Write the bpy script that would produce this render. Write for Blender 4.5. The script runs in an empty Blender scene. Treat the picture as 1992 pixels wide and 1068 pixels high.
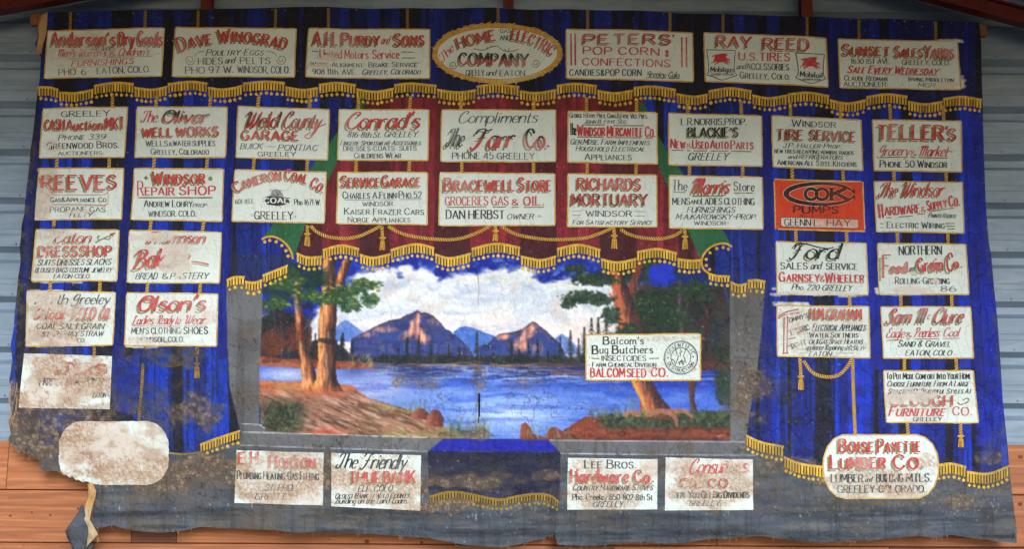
import bpy, math, random
import numpy as np
from mathutils import Matrix, Vector

# ---------------------------------------------------------------- camera, sky, sun, exposure
PITCH, ROLL, LENS = math.radians(8.0), math.radians(0.3), 35.0
CAM_Y, CAM_Z = -7.75, 1.6
FPX = 1992 * LENS / 36.0
import time; T0 = time.time()
sc = bpy.context.scene
col = sc.collection
cam_data = bpy.data.cameras.new('camera'); cam_data.lens = LENS; cam_data.sensor_width = 36
cam_data.clip_start = 0.05; cam_data.clip_end = 500
ROOF_FRONT = -5.2
cam = bpy.data.objects.new('camera', cam_data); col.objects.link(cam)
RM = Matrix.Rotation(math.radians(90) + PITCH, 4, 'X') @ Matrix.Rotation(ROLL, 4, 'Z')
cam.matrix_world = Matrix.Translation((0, CAM_Y, CAM_Z)) @ RM
sc.camera = cam
SUN_EL, SUN_AZ = math.radians(25), math.radians(16)
world = bpy.data.worlds.new('World'); sc.world = world; world.use_nodes = True
wn = world.node_tree.nodes
sky = wn.new('ShaderNodeTexSky'); sky.sky_type = 'NISHITA'; sky.sun_disc = False
sky.sun_elevation = SUN_EL; sky.sun_rotation = math.radians(180) - SUN_AZ
sky.air_density = 1.0; sky.dust_density = 1.2; sky.ozone_density = 1.0
bg = wn['Background']; bg.inputs[1].default_value = 0.10
world.node_tree.links.new(sky.outputs[0], bg.inputs[0])
sd = bpy.data.lights.new('sun', 'SUN'); sd.energy = 1.5; sd.angle = math.radians(22); sd.color = (0.95, 0.985, 1.0)
sun = bpy.data.objects.new('sun', sd); col.objects.link(sun)
# sun stands behind the photographer, a little to the right: overcast, very soft
dv = Vector((math.sin(SUN_AZ) * math.cos(SUN_EL), -math.cos(SUN_AZ) * math.cos(SUN_EL), math.sin(SUN_EL)))
sun.rotation_euler = dv.to_track_quat('Z', 'Y').to_euler(); sun.location = dv * 20
sc.view_settings.view_transform = 'Standard'; sc.view_settings.look = 'None'
sc.view_settings.exposure = 0.88; sc.view_settings.gamma = 1.0

# ---------------------------------------------------------------- helpers
R3 = np.array([[RM[i][j] for j in range(3)] for i in range(3)])
def P(px, py, Y=0.0):
    """point of the vertical plane y=Y that stands at a given place of the layout"""
    px = np.asarray(px, float); py = np.asarray(py, float)
    d = np.stack([(px - 996) / FPX, -(py - 534) / FPX, -np.ones_like(px)], -1) @ R3.T
    t = (Y - CAM_Y) / d[..., 1]
    return d[..., 0] * t, CAM_Z + d[..., 2] * t
def pt(px, py, Y=0.0):
    x, z = P(px, py, Y); return Vector((float(x), Y, float(z)))
def ripple(x, z):
    s, c = np.sin, np.cos
    y = .011 * s(1.9 * x + .5 * z + .4) + .006 * s(4.7 * x - 1.2 * z) + .0035 * s(9.5 * x + 1.5 * z + 1.) + .004 * s(3.2 * z + 1.1 * x)
    hem = np.exp(-np.clip(z - .68, 0, 9) / .13)
    y = y + hem * (.02 * s(5.3 * x + .7) + .012 * s(13 * x) + .012 * s(40 * z))
    return y
ROOT = Vector((0, 0, 0.62))
def lin(c):
    c = np.asarray(c, float) / 255.0
    return np.where(c <= .04045, c / 12.92, ((c + .055) / 1.055) ** 2.4)

# raster noise -----------------------------------------------------------------
W, H = 1992, 1068
rng = np.random.default_rng(7); random.seed(7)
F4 = np.float32
WIN = [0, H, 0, W]          # rows and columns worked on (the lake scene needs only its own window)
def vnoise(sx, sy):
    gw, gh = int(W / sx) + 3, int(H / sy) + 3
    g = rng.random((gh, gw), dtype=F4)
    y0, y1, x0, x1 = WIN
    X = np.arange(x0, x1, dtype=F4) / F4(sx); Y = np.arange(y0, y1, dtype=F4) / F4(sy)
    xi = X.astype(int); yi = Y.astype(int); fx = X - xi.astype(F4); fy = Y - yi.astype(F4)
    fx = fx * fx * (3 - 2 * fx); fy = (fy * fy * (3 - 2 * fy))[:, None]
    gg = g[:, xi] * (1 - fx) + g[:, xi + 1] * fx
    r = gg[yi] * (1 - fy) + gg[yi + 1] * fy
    if r.shape == (H, W): return r
    o = np.full((H, W), F4(.5)); o[y0:y1, x0:x1] = r; return o
def fbm(sx, sy, octv=4):
    t = 0; a = 1; s = 0
    for _ in range(octv):
        t = t + a * vnoise(max(sx, 1.2), max(sy, 1.2)); s += a; a *= .55; sx /= 2; sy /= 2
    return t / s
def worley(s):
    gw, gh = int(W / s) + 4, int(H / s) + 4
    jx = rng.random((gh, gw)); jy = rng.random((gh, gw)); val = rng.random((gh, gw))
    X, Y = np.meshgrid(np.arange(W) / s + 1, np.arange(H) / s + 1)
    xi = X.astype(int); yi = Y.astype(int)
    f1 = np.full((H, W), 9.); f2 = np.full((H, W), 9.); v = np.zeros((H, W))
    for dy in (-1, 0, 1):
        for dx in (-1, 0, 1):
            cx = xi + dx; cy = yi + dy
            d = np.hypot(cx + jx[cy, cx] - X, cy + jy[cy, cx] - Y)
            n = d < f1
            f2 = np.where(n, f1, np.minimum(f2, d)); v = np.where(n, val[cy, cx], v); f1 = np.where(n, d, f1)
    return f1, f2, v
GX, GY = np.meshgrid(np.arange(W, dtype=F4), np.arange(H, dtype=F4))
def sm(a, b, x):
    t = np.clip((x - a) / ((b - a) or 1e-6), 0, 1); return t * t * (3 - 2 * t)
def polymask(pts):
    pts = np.asarray(pts, float)
    x0 = max(0, int(pts[:, 0].min()) - 1); x1 = min(W, int(pts[:, 0].max()) + 2)
    y0 = max(0, int(pts[:, 1].min()) - 1); y1 = min(H, int(pts[:, 1].max()) + 2)
    if x1 <= x0 or y1 <= y0: return None
    X = np.arange(x0, x1) + .5
    m = np.zeros((y1 - y0, x1 - x0), bool)
    n = len(pts)
    for j in range(y0, y1):
        y = j + .5
        a = pts; b = np.roll(pts, -1, 0)
        k = ((a[:, 1] <= y) & (b[:, 1] > y)) | ((b[:, 1] <= y) & (a[:, 1] > y))
        if not k.any(): continue
        xs = np.sort(a[k, 0] + (y - a[k, 1]) / (b[k, 1] - a[k, 1]) * (b[k, 0] - a[k, 0]))
        m[j - y0] = (np.searchsorted(xs, X) % 2) == 1
    return slice(y0, y1), slice(x0, x1), m
def poly(img, pts, c, a=1.0, tex=None):
    r = polymask(pts)
    if r is None: return
    ys, xs, m = r
    c = np.array(c, float)
    cc = c if tex is None else c * tex[ys, xs][..., None]
    al = (m * a)[..., None]
    img[ys, xs] = img[ys, xs] * (1 - al) + cc * al
def smooth_pts(p, n=6):
    p = np.asarray(p, float)
    if len(p) < 3: return p
    q = np.vstack([2 * p[0] - p[1], p, 2 * p[-1] - p[-2]]); out = []
    for i in range(1, len(q) - 2):
        for k in range(n):
            t = k / n
            out.append(.5 * (2 * q[i] + (q[i + 1] - q[i - 1]) * t + (2 * q[i - 1] - 5 * q[i] + 4 * q[i + 1] - q[i + 2]) * t * t + (3 * q[i] - q[i - 1] - 3 * q[i + 1] + q[i + 2]) * t ** 3))
    out.append(p[-1]); return np.array(out)
def brush(img, pts, w0, w1, c, a=1.0, soft=.8):
    """one painted stroke: a polyline whose width runs from w0 to w1"""
    pts = np.asarray(pts, float); pad = max(w0, w1) / 2 + soft + 1
    x0 = max(0, int(pts[:, 0].min() - pad)); x1 = min(W, int(pts[:, 0].max() + pad) + 1)
    y0 = max(0, int(pts[:, 1].min() - pad)); y1 = min(H, int(pts[:, 1].max() + pad) + 1)
    if x1 <= x0 or y1 <= y0: return
    X = GX[y0:y1, x0:x1]; Y = GY[y0:y1, x0:x1]
    cov = np.zeros(X.shape); n = len(pts) - 1
    for i in range(n):
        (ax, ay), (bx, by) = pts[i], pts[i + 1]
        dx, dy = bx - ax, by - ay; L = dx * dx + dy * dy + 1e-9
        t = np.clip(((X - ax) * dx + (Y - ay) * dy) / L, 0, 1)
        d = np.hypot(X - ax - t * dx, Y - ay - t * dy)
        w = (w0 + (w1 - w0) * (i + t) / n) / 2
        cov = np.maximum(cov, np.clip((w - d) / soft + .5, 0, 1))
    al = (cov * a)[..., None]
    img[y0:y1, x0:x1] = img[y0:y1, x0:x1] * (1 - al) + np.array(c, float) * al
def jit(c, s=14):
    k = random.uniform(-s, s); return [max(0, min(255, v + k + random.uniform(-s, s) * .4)) for v in c]
def blob(cx, cy, rx, ry, s, out):
    """soft ragged patch, added into out by maximum"""
    x0 = max(0, int(cx - rx * 1.75)); x1 = min(W, int(cx + rx * 1.75) + 1); y0 = max(0, int(cy - ry * 1.75)); y1 = min(H, int(cy + ry * 1.75) + 1)
    if x1 <= x0 or y1 <= y0: return
    d = np.hypot((GX[y0:y1, x0:x1] - cx) / rx, (GY[y0:y1, x0:x1] - cy) / ry) + (WARP[y0:y1, x0:x1] - .5) * 1.3
    out[y0:y1, x0:x1] = np.maximum(out[y0:y1, x0:x1], (1 - sm(.55, 1.05, d)) * s)
WARP = fbm(34, 26, 5)
# ---------------------------------------------------------------- layout curves of the painted curtain
OUT = [(91,22),(200,20),(300,19),(400,18),(520,15),(640,12),(720,15),(800,13),(880,15),(960,13),(1040,18),(1100,17),(1180,21),(1250,22),(1330,26),(1440,27),(1520,31),(1600,31),(1680,35),(1750,35),(1830,40),(1904,43),(1908,80),(1909,150),(1911,210),(1914,300),(1919,400),(1925,470),(1930,500),(1935,560),(1941,620),(1947,700),(1952,780),(1962,870),(1966,920),(1975,1000),(1979,1030),(1981,1058),
 (1945,1055),(1927,1052),(1894,1049),(1850,1041),(1814,1047),(1785,1043),(1745,1047),(1723,1049),(1690,1053),(1658,1054),(1620,1056),(1585,1055),(1523,1050),(1480,1043),(1437,1045),(1410,1050),(1390,1049),(1340,1056),(1299,1059),(1255,1056),(1212,1056),(1170,1062),(1136,1063),(1085,1061),(1078,1040),(1060,1050),(1038,1054),(1005,1062),(973,1065),(935,1062),(900,1060),(884,1056),(830,1047),(790,1046),(757,1043),(720,1040),(684,1038),(640,1038),(612,1036),(570,1036),(539,1032),(500,1031),(466,1029),(430,1029),(391,1026),(350,1034),(317,1037),(285,1036),(261,1033),(240,1027),(220,1022),(200,1027),(186,1028),(175,1016),(180,995),(186,968),(179,944),(164,934),(149,927),(127,923),(112,918),(97,916),(88,918),(79,915),(74,893),(62,890),(52,882),(40,880),(33,875),(24,866),(15,856),(22,845),(17,820),(24,805),(20,790),(22,760),(18,740),(21,726),(24,700),(21,670),(27,640),(29,607),(33,570),(35,544),(40,510),(38,480),(41,455),(41,441),(46,416),(48,385),(51,353),(55,320),(57,290),(62,255),(65,228),(69,190),(75,151),(78,108),(70,98),(66,83),(72,70),(75,60),(79,42),(83,30)]
def seg_px(s): return smooth_pts(s, 6)
TOPF = [[(72,167),(95,168),(113,173)],[(114,178),(140,180),(160,178),(182,173)],[(183,166),(205,162),(230,160),(261,163)],[(262,170),(290,174),(310,172),(326,168)],[(327,163),(370,158),(404,162)],[(405,170),(430,174),(455,172),(473,167)],[(474,163),(520,159),(555,162)],[(556,170),(590,175),(620,171)],[(621,165),(655,160),(692,164)],[(693,172),(730,177),(766,171)],[(767,164),(800,161),(849,165)],[(850,173),(890,178),(926,174)],[(927,167),(965,162),(1010,167)],[(1011,175),(1045,179),(1082,174)],[(1083,166),(1120,162),(1161,167)],[(1162,176),(1195,181),(1231,176)],[(1232,171),(1270,168),(1315,174)],[(1316,182),(1350,187),(1377,183)],[(1378,177),(1420,171),(1462,177)],[(1463,185),(1495,190),(1531,185)],[(1532,183),(1570,179),(1614,185)],[(1615,193),(1650,199),(1685,193)],[(1686,187),(1725,182),(1765,187)],[(1766,197),(1800,202),(1833,197)],[(1834,192),(1870,188),(1909,194)]]
CENF = [[(577,492),(598,500),(627,499)],[(628,486),(664,477),(699,484)],[(700,495),(726,501),(759,494)],[(760,486),(797,476),(818,475),(845,482)],[(846,494),(875,501),(916,492)],[(917,483),(965,473),(1012,481)],[(1013,498),(1051,505),(1082,498)],[(1083,484),(1125,476),(1168,486)],[(1169,504),(1201,510),(1238,503)],[(1239,490),(1278,484),(1316,493)],[(1317,504),(1340,507),(1363,506)]]
LWF = [[(442,545),(457,539),(477,539)],[(478,548),(494,550),(511,545)],[(512,536),(539,525),(560,516)]]
RWF = [[(1377,532),(1395,537),(1419,538)],[(1420,549),(1436,555),(1452,552)],[(1453,546),(1470,545),(1488,548)]]
RBF = [[(1451,847),(1480,860),(1524,869)],[(1524,889),(1556,902),(1604,909)],[(1824,906),(1851,902),(1881,909)],[(1882,918),(1923,922),(1964,907)]]
LBF = [[(389,865),(421,853),(467,838)]]
CBF = [[(835,967),(866,958),(899,958),(932,965),(973,972),(1009,965),(1045,961),(1071,965),(1087,976)]]
LCURL = [(510,466),(520,461),(534,461),(549,468),(560,479),(567,492),(570,504)]
RCURL = [(1423,481),(1412,475),(1397,475),(1381,482),(1368,496),(1364,512),(1368,524),(1377,532)]
def chain(segs): return [tuple(p) for s in segs for p in seg_px(s)]
canvas = np.zeros((H, W, 3), F4); REG = np.zeros((H, W), np.uint8)   # REG: which painted part a cell belongs to
N1 = fbm(60, 60, 5); N2 = fbm(8, 30, 4); N3 = fbm(5, 5, 3); NV = fbm(20, 200, 4)
brsh = .82 + .36 * N2
def stripes(seed, lo, hi, dark, mid, bright, pd=.38):
    r = random.Random(seed); x = lo; out = np.zeros((W, 3)); pos = []
    while x < hi:
        w = r.choice([6, 8, 10, 13, 17, 22, 28]); k = r.random()
        c = dark if k < pd else (bright if k < pd + .3 else mid)
        pos.append((x, x + w, c)); x += w
    return pos
def drape(mask, seed, lo, hi, dark, mid, bright, pd=.38, fan=0.0, edge=(10, 12, 40)):
    """vertical folds painted in flat bands of two or three tones"""
    base = np.zeros((H, W, 3), F4); base[:] = mid
    XX = GX + (fbm(40, 90, 3) - .5) * 9 + fan * (GX - (lo + hi) / 2) * (GY - 400) / 600
    for a, b, c in stripes(seed, lo, hi, dark, mid, bright, pd):
        sl = (slice(None), slice(max(0, int(a - 70 - abs(fan) * 300)), min(W, int(b + 70 + abs(fan) * 300)))); bs = base[sl]
        k = (np.clip(XX[sl] - a, 0, 1) * np.clip(b - XX[sl], 0, 1))[..., None]
        bs *= (1 - k); bs += np.array(c, F4) * k
        if random.random() < .5:
            ln = np.clip(1.3 - np.abs(XX[sl] - a), 0, 1)[..., None] * .7
            bs *= (1 - ln); bs += np.array(edge, F4) * ln
    base *= (.62 + .42 * N2 + .34 * fbm(18, 12, 4))[..., None]
    canvas[mask] = base[mask]
ALL = np.ones((H, W), bool)
DK, MD, BR = (13, 17, 36), (11, 34, 122), (14, 50, 170)
drape(ALL, 3, 0, W, DK, MD, BR, .35)
for pts_, cc_ in (([(246, 190), (264, 190), (240, 720), (216, 720)], (10, 26, 118)), ([(442, 190), (462, 190), (446, 700), (424, 700)], (10, 27, 122)), ([(638, 190), (664, 190), (650, 300), (634, 300)], (10, 24, 112)), ([(1480, 190), (1503, 190), (1510, 860), (1480, 860)], (10, 30, 136)), ([(1676, 200), (1698, 200), (1716, 720), (1690, 720)], (12, 32, 136)), ([(1870, 190), (1912, 190), (1960, 870), (1900, 870)], (12, 36, 150)), ([(72, 190), (84, 190), (56, 560), (40, 560)], (11, 24, 108)), ([(216, 700), (272, 690), (268, 810), (216, 800)], (18, 40, 140))):
    poly(canvas, [(x_ + random.uniform(-2, 2), y_) for x_, y_ in pts_], cc_, .85, .62 + .42 * N2 + .34 * N1)
for _ in range(170):
    x = random.uniform(30, 1950); y = random.uniform(190, 880); l = random.uniform(40, 260); fn = (y - 600) / 600 * .12 * (1 if x > 996 else -1)
    brush(canvas, [(x, y), (x + fn * l + random.uniform(-3, 3), y + l)], random.uniform(1, 7), random.uniform(.6, 3), jit(random.choice([(12, 14, 28), (10, 16, 56), (18, 44, 158), (12, 28, 112)]), 5), random.uniform(.35, .9))
def region(pts, rid):
    m = np.zeros((H, W), bool); r = polymask(pts)
    m[r[0], r[1]] = r[2]; REG[m] = rid; return m
# upper valance: darker cloth above the top fringe
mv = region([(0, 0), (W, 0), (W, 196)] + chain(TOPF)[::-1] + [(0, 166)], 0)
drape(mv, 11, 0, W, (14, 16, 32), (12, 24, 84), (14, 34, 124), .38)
mid_edge = np.clip((GX - 1480) / 120, 0, 1)   # the blue of the right-hand drape is purer paint
canvas = canvas * (1 - .0 * mid_edge[..., None]); canvas[..., 2] *= (1 + .12 * mid_edge)
# red centre drape and green linings
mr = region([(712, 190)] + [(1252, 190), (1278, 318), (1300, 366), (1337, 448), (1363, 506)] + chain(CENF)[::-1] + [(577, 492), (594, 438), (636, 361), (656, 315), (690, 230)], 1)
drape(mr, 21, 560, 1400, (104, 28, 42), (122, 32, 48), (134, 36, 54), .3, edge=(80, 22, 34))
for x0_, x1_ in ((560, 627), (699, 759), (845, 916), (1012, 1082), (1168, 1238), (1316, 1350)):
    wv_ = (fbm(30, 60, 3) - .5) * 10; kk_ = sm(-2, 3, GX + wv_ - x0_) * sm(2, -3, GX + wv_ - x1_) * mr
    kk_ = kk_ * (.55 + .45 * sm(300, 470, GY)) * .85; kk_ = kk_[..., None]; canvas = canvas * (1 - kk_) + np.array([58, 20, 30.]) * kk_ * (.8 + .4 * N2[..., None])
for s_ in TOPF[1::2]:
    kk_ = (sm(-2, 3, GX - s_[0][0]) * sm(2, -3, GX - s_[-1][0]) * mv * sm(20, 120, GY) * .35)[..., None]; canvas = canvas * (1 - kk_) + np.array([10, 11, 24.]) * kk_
gl = region([(704, 190), (712, 200), (690, 235), (656, 315), (636, 361), (594, 438), (577, 490), (570, 504), (566, 492), (549, 468), (534, 461), (511, 466), (523, 450), (603, 331), (657, 258), (694, 205)], 2)
gr = region([(1240, 200), (1252, 200), (1279, 263), (1331, 341), (1405, 447), (1423, 480), (1397, 475), (1381, 482), (1366, 500), (1363, 506), (1337, 448), (1300, 366), (1278, 318)], 2)
for g in (gl, gr): canvas[g] = (np.array([38, 98, 64.]) * (.85 + .3 * N1)[..., None])[g]

# ---------------------------------------------------------------- the lake landscape
L = np.zeros((H, W, 3), F4); WIN[:] = [470, 870, 500, 1430]; WS = (slice(470, 870), slice(500, 1430))
def mixc(img, c, k):
    k = np.clip(k[WS], 0, 1).astype(F4)[..., None]; w = img[WS]; w *= (1 - k); w += np.asarray(c, F4) * k
nA = fbm(70, 34, 5); nB = fbm(30, 18, 5); nC = fbm(12, 9, 4); nH = fbm(90, 8, 4); nV2 = vnoise(3.2, 26) * .6 + vnoise(7, 60) * .4; nF = fbm(6, 5, 3)
# sky: deep ultramarine over one broad soft cloud
edge = 537 + 9 * np.sin(GX / 41) + (nB - .5) * 44 - 14 * np.exp(-((GX - 800) / 60) ** 2) + np.clip((GX - 1110) * .3, 0, 60) + np.clip((700 - GX) * .9, 0, 66)
edge -= 9 * np.abs(np.sin(GX / 23 + 2 * nA)) * (GX > 760)
L[:] = (20, 44, 150); mixc(L, (44, 80, 196), sm(.5, .7, nA) * .8); mixc(L, (10, 26, 112), sm(.55, .7, nB) * .5)
ck = sm(-5, 10, GY - edge)
cloud = np.zeros((H, W, 3), F4); cloud[:] = (216, 224, 231)
mixc(cloud, (230, 220, 222), sm(590, 655, GY)); mixc(cloud, (176, 192, 222), sm(.5, .68, nH) * .75 * sm(560, 590, GY) * sm(1250, 900, GX)); mixc(cloud, (178, 196, 226), sm(.54, .72, nA) * .45); mixc(cloud, (236, 240, 242), sm(.55, .7, nC) * .5)
mixc(cloud, (206, 196, 192), sm(.58, .7, fbm(40, 40, 4)) * .5)
rim = np.exp(-((GY - edge - 7) / 6) ** 2); mixc(cloud, (236, 240, 244), rim * .8)
under = np.exp(-((GY - edge - 24) / 12) ** 2) * sm(.45, .6, nB); mixc(cloud, (128, 156, 218), under * .3)
L = L * (1 - ck[..., None]) + cloud * ck[..., None]
wisp = np.exp(-((GY - edge + 8) / 9) ** 2) * sm(.5, .66, nC); mixc(L, (120, 148, 220), wisp * .7)
def dabs(n, box, ln, wd, ang, pal, al=.7, aj=.25, curve=.15, soft=1.4):
    x0, y0, x1, y1 = box
    for _ in range(n):
        x = random.uniform(x0, x1); y = random.uniform(y0, y1)
        a = ang + random.gauss(0, aj); l = random.uniform(*ln); w = random.uniform(*wd)
        dx, dy = math.cos(a) * l / 2, math.sin(a) * l / 2; k = random.uniform(-curve, curve)
        brush(L, [(x - dx, y - dy), (x - dy * k, y + dx * k), (x + dx, y + dy)], w, w * .4, jit(random.choice(pal)), al * random.uniform(.5, 1), soft)
def pm(pts):
    m = np.zeros((H, W), F4); r = polymask(pts); m[r[0], r[1]] = r[2]; return m
def hill(pts, c, c2):
    k = pm(pts); mixc(L, c, k); mixc(L, c2, k * sm(.45, .65, nC) * .6)
hill([(640, 665), (652, 642), (664, 628), (672, 624), (680, 626), (690, 634), (712, 650), (730, 670)], (88, 120, 192), (120, 150, 208))
hill([(872, 700), (884, 644), (897, 636), (908, 635), (924, 639), (940, 646), (968, 656), (990, 672), (990, 700)], (66, 104, 188), (96, 134, 204))
hill([(1075, 690), (1083, 656), (1093, 650), (1104, 656), (1120, 672), (1130, 690)], (104, 132, 200), (130, 152, 208))
def mountain(pts, peak, faces):
    k = pm(pts); px_, py_ = peak
    u = (GX - px_); v = (GY - py_)
    str_ = .5 * vnoise(16, 6) + .5 * nC
    mixc(L, (54, 66, 126), k); mixc(L, (106, 88, 102), k * sm(.45, .62, nB) * .8 * sm(50, 0, v)); mixc(L, (44, 68, 138), k * sm(.42, .6, nA) * .7 * sm(8, 45, v)); mixc(L, (96, 112, 160), k * sm(.45, .65, nV2) * .4 * sm(40, 75, v)); mixc(L, (40, 48, 96), k * sm(.5, .62, str_) * .6)
    mixc(L, (92, 84, 108), k * sm(.6, .7, nC) * .5)
    for (cx, cy, sx_, sy_, tilt, st) in faces:
        q = np.hypot((u - cx - tilt * (v - cy)) / sx_, (v - cy) / sy_) + (nC - .5) * .7 + (nF - .5) * .5
        kk = sm(1.25, .35, q) * k * st; kk = kk * (.55 + .45 * sm(.35, .6, nV2)); mixc(L, (204, 138, 118), kk * 1.15); mixc(L, (236, 184, 156), kk * sm(.45, .65, nV2) * .75); mixc(L, (112, 88, 120), kk * sm(.5, .68, nC) * .6)
    top_ = np.roll(k, 3, 0); mixc(L, (64, 52, 62), k * (1 - top_) * .7)
mountain([(684, 662), (700, 652), (712, 646), (735, 634), (758, 624), (766, 623), (780, 620), (792, 612), (800, 611), (808, 606), (813, 604), (820, 609), (828, 608), (834, 611), (841, 613), (850, 622), (858, 628), (866, 640), (874, 643), (884, 652), (896, 660), (914, 680), (930, 706), (680, 706)], (812, 607),
         [(-4, 24, 10, 26, -.28, 1.), (6, 46, 15, 16, .5, .95), (-24, 46, 12, 12, -.5, .5), (-64, 34, 30, 7, -.2, .45), (-104, 44, 26, 6, -.1, .4), (40, 20, 20, 8, .8, .25)])
mountain([(930, 676), (950, 668), (962, 658), (972, 650), (1000, 646), (1016, 641), (1028, 632), (1036, 626), (1042, 627), (1050, 634), (1062, 643), (1076, 656), (1086, 664), (1092, 674), (1110, 706), (924, 706)], (1037, 627),
         [(-8, 16, 14, 18, -.5, 1.), (-22, 42, 16, 18, -.3, .9), (-58, 28, 18, 7, -.5, .8), (10, 50, 14, 12, 0, .3), (18, 16, 10, 12, .9, .2)])
# far shore: dark wood, softly blotched
shk = sm(0, 8, GY - (690 + (nB - .5) * 16 - 46 * sm(1120, 1200, GX) - 30 * sm(700, 640, GX))) * sm(716, 712, GY) * (GX > 590) * (GX < 1270)
mixc(L, (30, 38, 44), shk); mixc(L, (54, 62, 50), shk * sm(.5, .64, nC) * .7); mixc(L, (66, 44, 44), shk * sm(.56, .68, nB) * .7); mixc(L, (36, 48, 92), shk * sm(.55, .66, nF) * .4)
dabs(150, (620, 688, 1200, 712), (4, 12), (2, 5), -1.4, [(24, 34, 36), (44, 56, 46), (58, 48, 50), (96, 78, 72)], .55, .5)
def pine(x, yb, h, c=(26, 38, 42), al=.85):
    brush(L, [(x, yb), (x + .6, yb - h)], 2.0, .7, c, al)
    n = max(3, int(h / 4.6)); lean = random.uniform(-.02, .02)
    for k in range(n):
        f = (k + random.uniform(-.3, .3)) / n; f = max(0, f); y = yb - h + f * h
        for s in (-1, 1):
            w = (1 + f * h * .17) * random.uniform(.45, 1.25)
            brush(L, [(x, y), (x + s * w * .6, y + 1.5 + f * 2), (x + s * w, y + 4 + f * 2)], 3.6, 1.2, jit(c, 9), al * random.uniform(.6, 1), 1.2)
for x, yb, h in [(775, 700, 22), (792, 704, 46), (815, 704, 50), (838, 702, 38), (873, 702, 30), (893, 700, 24), (928, 704, 58), (960, 702, 16), (995, 702, 38), (1010, 704, 22), (1028, 706, 40), (1046, 706, 44), (1066, 704, 20), (1090, 702, 46), (1110, 704, 60), (1126, 700, 40), (1137, 700, 62), (1151, 700, 80), (1164, 690, 72), (1180, 690, 86), (745, 700, 14), (665, 690, 34), (686, 690, 26), (654, 690, 26), (668, 700, 52), (614, 690, 40)]:
    pine(x, yb, h)
dabs(50, (1100, 660, 1215, 708), (8, 26), (3, 7), -1.5, [(60, 66, 84), (86, 90, 108), (40, 50, 56)], .4, .2, soft=2)
for _ in range(30):
    x = random.uniform(700, 1140); brush(L, [(x, 706), (x + 1, 706 - random.uniform(4, 12))], 1.2, .8, jit((140, 130, 114), 30), .4)
# water
wat = np.zeros((H, W, 3), F4); wat[:] = (50, 84, 188)
mixc(wat, (92, 128, 208), sm(738, 800, GY) * .9); mixc(wat, (24, 36, 92), sm(740, 716, GY) * sm(700, 760, GX) * (.35 + .9 * sm(.4, .6, nH)))
mixc(wat, (200, 222, 240), 1.1 * np.exp(-((GX - 985) / 95) ** 2 - ((GY - 806) / 30) ** 2) * (.8 + .4 * (nH - .5))); mixc(wat, (150, 182, 230), np.exp(-((GX - 930) / 160) ** 2 - ((GY - 772) / 20) ** 2) * .55)
mixc(wat, (172, 180, 214), np.exp(-((GX - 715) / 90) ** 2 - ((GY - 752) / 34) ** 2)); mixc(wat, (172, 184, 218), np.exp(-((GX - 560) / 75) ** 2 - ((GY - 730) / 16) ** 2))
mixc(wat, (34, 66, 190), sm(.52, .66, nH) * .45 * sm(720, 760, GY)); mixc(wat, (136, 164, 222), sm(.56, .68, fbm(60, 12, 4)) * .4)
mixc(wat, (30, 50, 150), sm(1130, 1220, GX) * sm(770, 740, GY) * .7); mixc(wat, (70, 104, 204), sm(1180, 1260, GX) * sm(755, 785, GY) * .5)
mixc(L, 0, (GY > 709) * 1.); L += wat * (GY > 709)[..., None]
dabs(110, (740, 713, 1130, 736), (14, 50), (1.5, 3.5), 0, [(24, 32, 66), (34, 44, 110), (170, 180, 206), (110, 130, 186), (60, 60, 80)], .5, .02)
dabs(60, (1130, 716, 1421, 750), (14, 50), (1.5, 4), 0, [(28, 38, 90), (34, 44, 120), (120, 130, 190)], .45, .02)
for x in [764, 772, 812, 838, 872, 905, 947, 1001, 1030]:
    brush(L, [(x, 715), (x, 715 + random.uniform(10, 20))], 2.2, .6, (186, 196, 216), .45)
dabs(44, (700, 709, 1240, 716), (30, 90), (1.2, 2.6), 0, [(180, 146, 112), (140, 92, 70), (106, 62, 48), (196, 188, 176)], .7, .01)
dabs(20, (1040, 722, 1170, 730), (30, 60), (2, 4), 0, [(138, 72, 54), (112, 60, 48)], .7, .01)
# dark wood behind the left trunks
lw = sm(0, 14, GY - (598 + (nB - .5) * 60)) * sm(612, 600, GX + (nC - .5) * 16) * (GY < 712); lw = np.maximum(lw, sm(0, 10, GY - (664 + (nB - .5) * 30)) * sm(665, 640, GX) * (GY < 712))
mixc(L, (32, 34, 50), lw); mixc(L, (52, 40, 44), lw * sm(.48, .62, nC) * .8); mixc(L, (96, 50, 40), lw * sm(.5, .6, nB) * sm(640, 665, GY) * sm(700, 680, GY) * .9); mixc(L, (34, 50, 44), lw * sm(.52, .64, nV2) * .6)
for a_, b_ in [((548, 700), (545, 610)), ((560, 700), (570, 640)), ((556, 690), (582, 640)), ((535, 650), (530, 600)), ((600, 690), (606, 640))]:
    brush(L, [a_, ((a_[0] + b_[0]) / 2 + 3, (a_[1] + b_[1]) / 2), b_], 2.6, 1.2, (84, 82, 98), .6)
sk = pm([(505, 694), (560, 700), (640, 702), (700, 706), (740, 716), (700, 719), (600, 718), (505, 713)]); mixc(L, (128, 66, 50), sk); mixc(L, (156, 100, 78), sk * sm(.5, .6, nH) * .8); mixc(L, (88, 44, 38), sk * sm(.55, .65, nC) * .7)
dabs(34, (680, 690, 725, 712), (6, 14), (1.5, 3), -1.2, [(186, 170, 130), (200, 188, 150), (150, 124, 88)], .6, .4)
for x_, w_, k_ in ((812, 44, .6), (1040, 44, .6), (928, 7, .6), (1110, 12, .7), (1150, 22, .8), (690, 30, .4), (870, 16, .4), (1190, 30, .7)):
    mixc(L, (26, 38, 88), np.exp(-((GX - x_ + (nF - .5) * 10) / w_) ** 2) * sm(713, 718, GY) * sm(752, 722, GY + (nH - .5) * 30) * k_ * .9)
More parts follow.
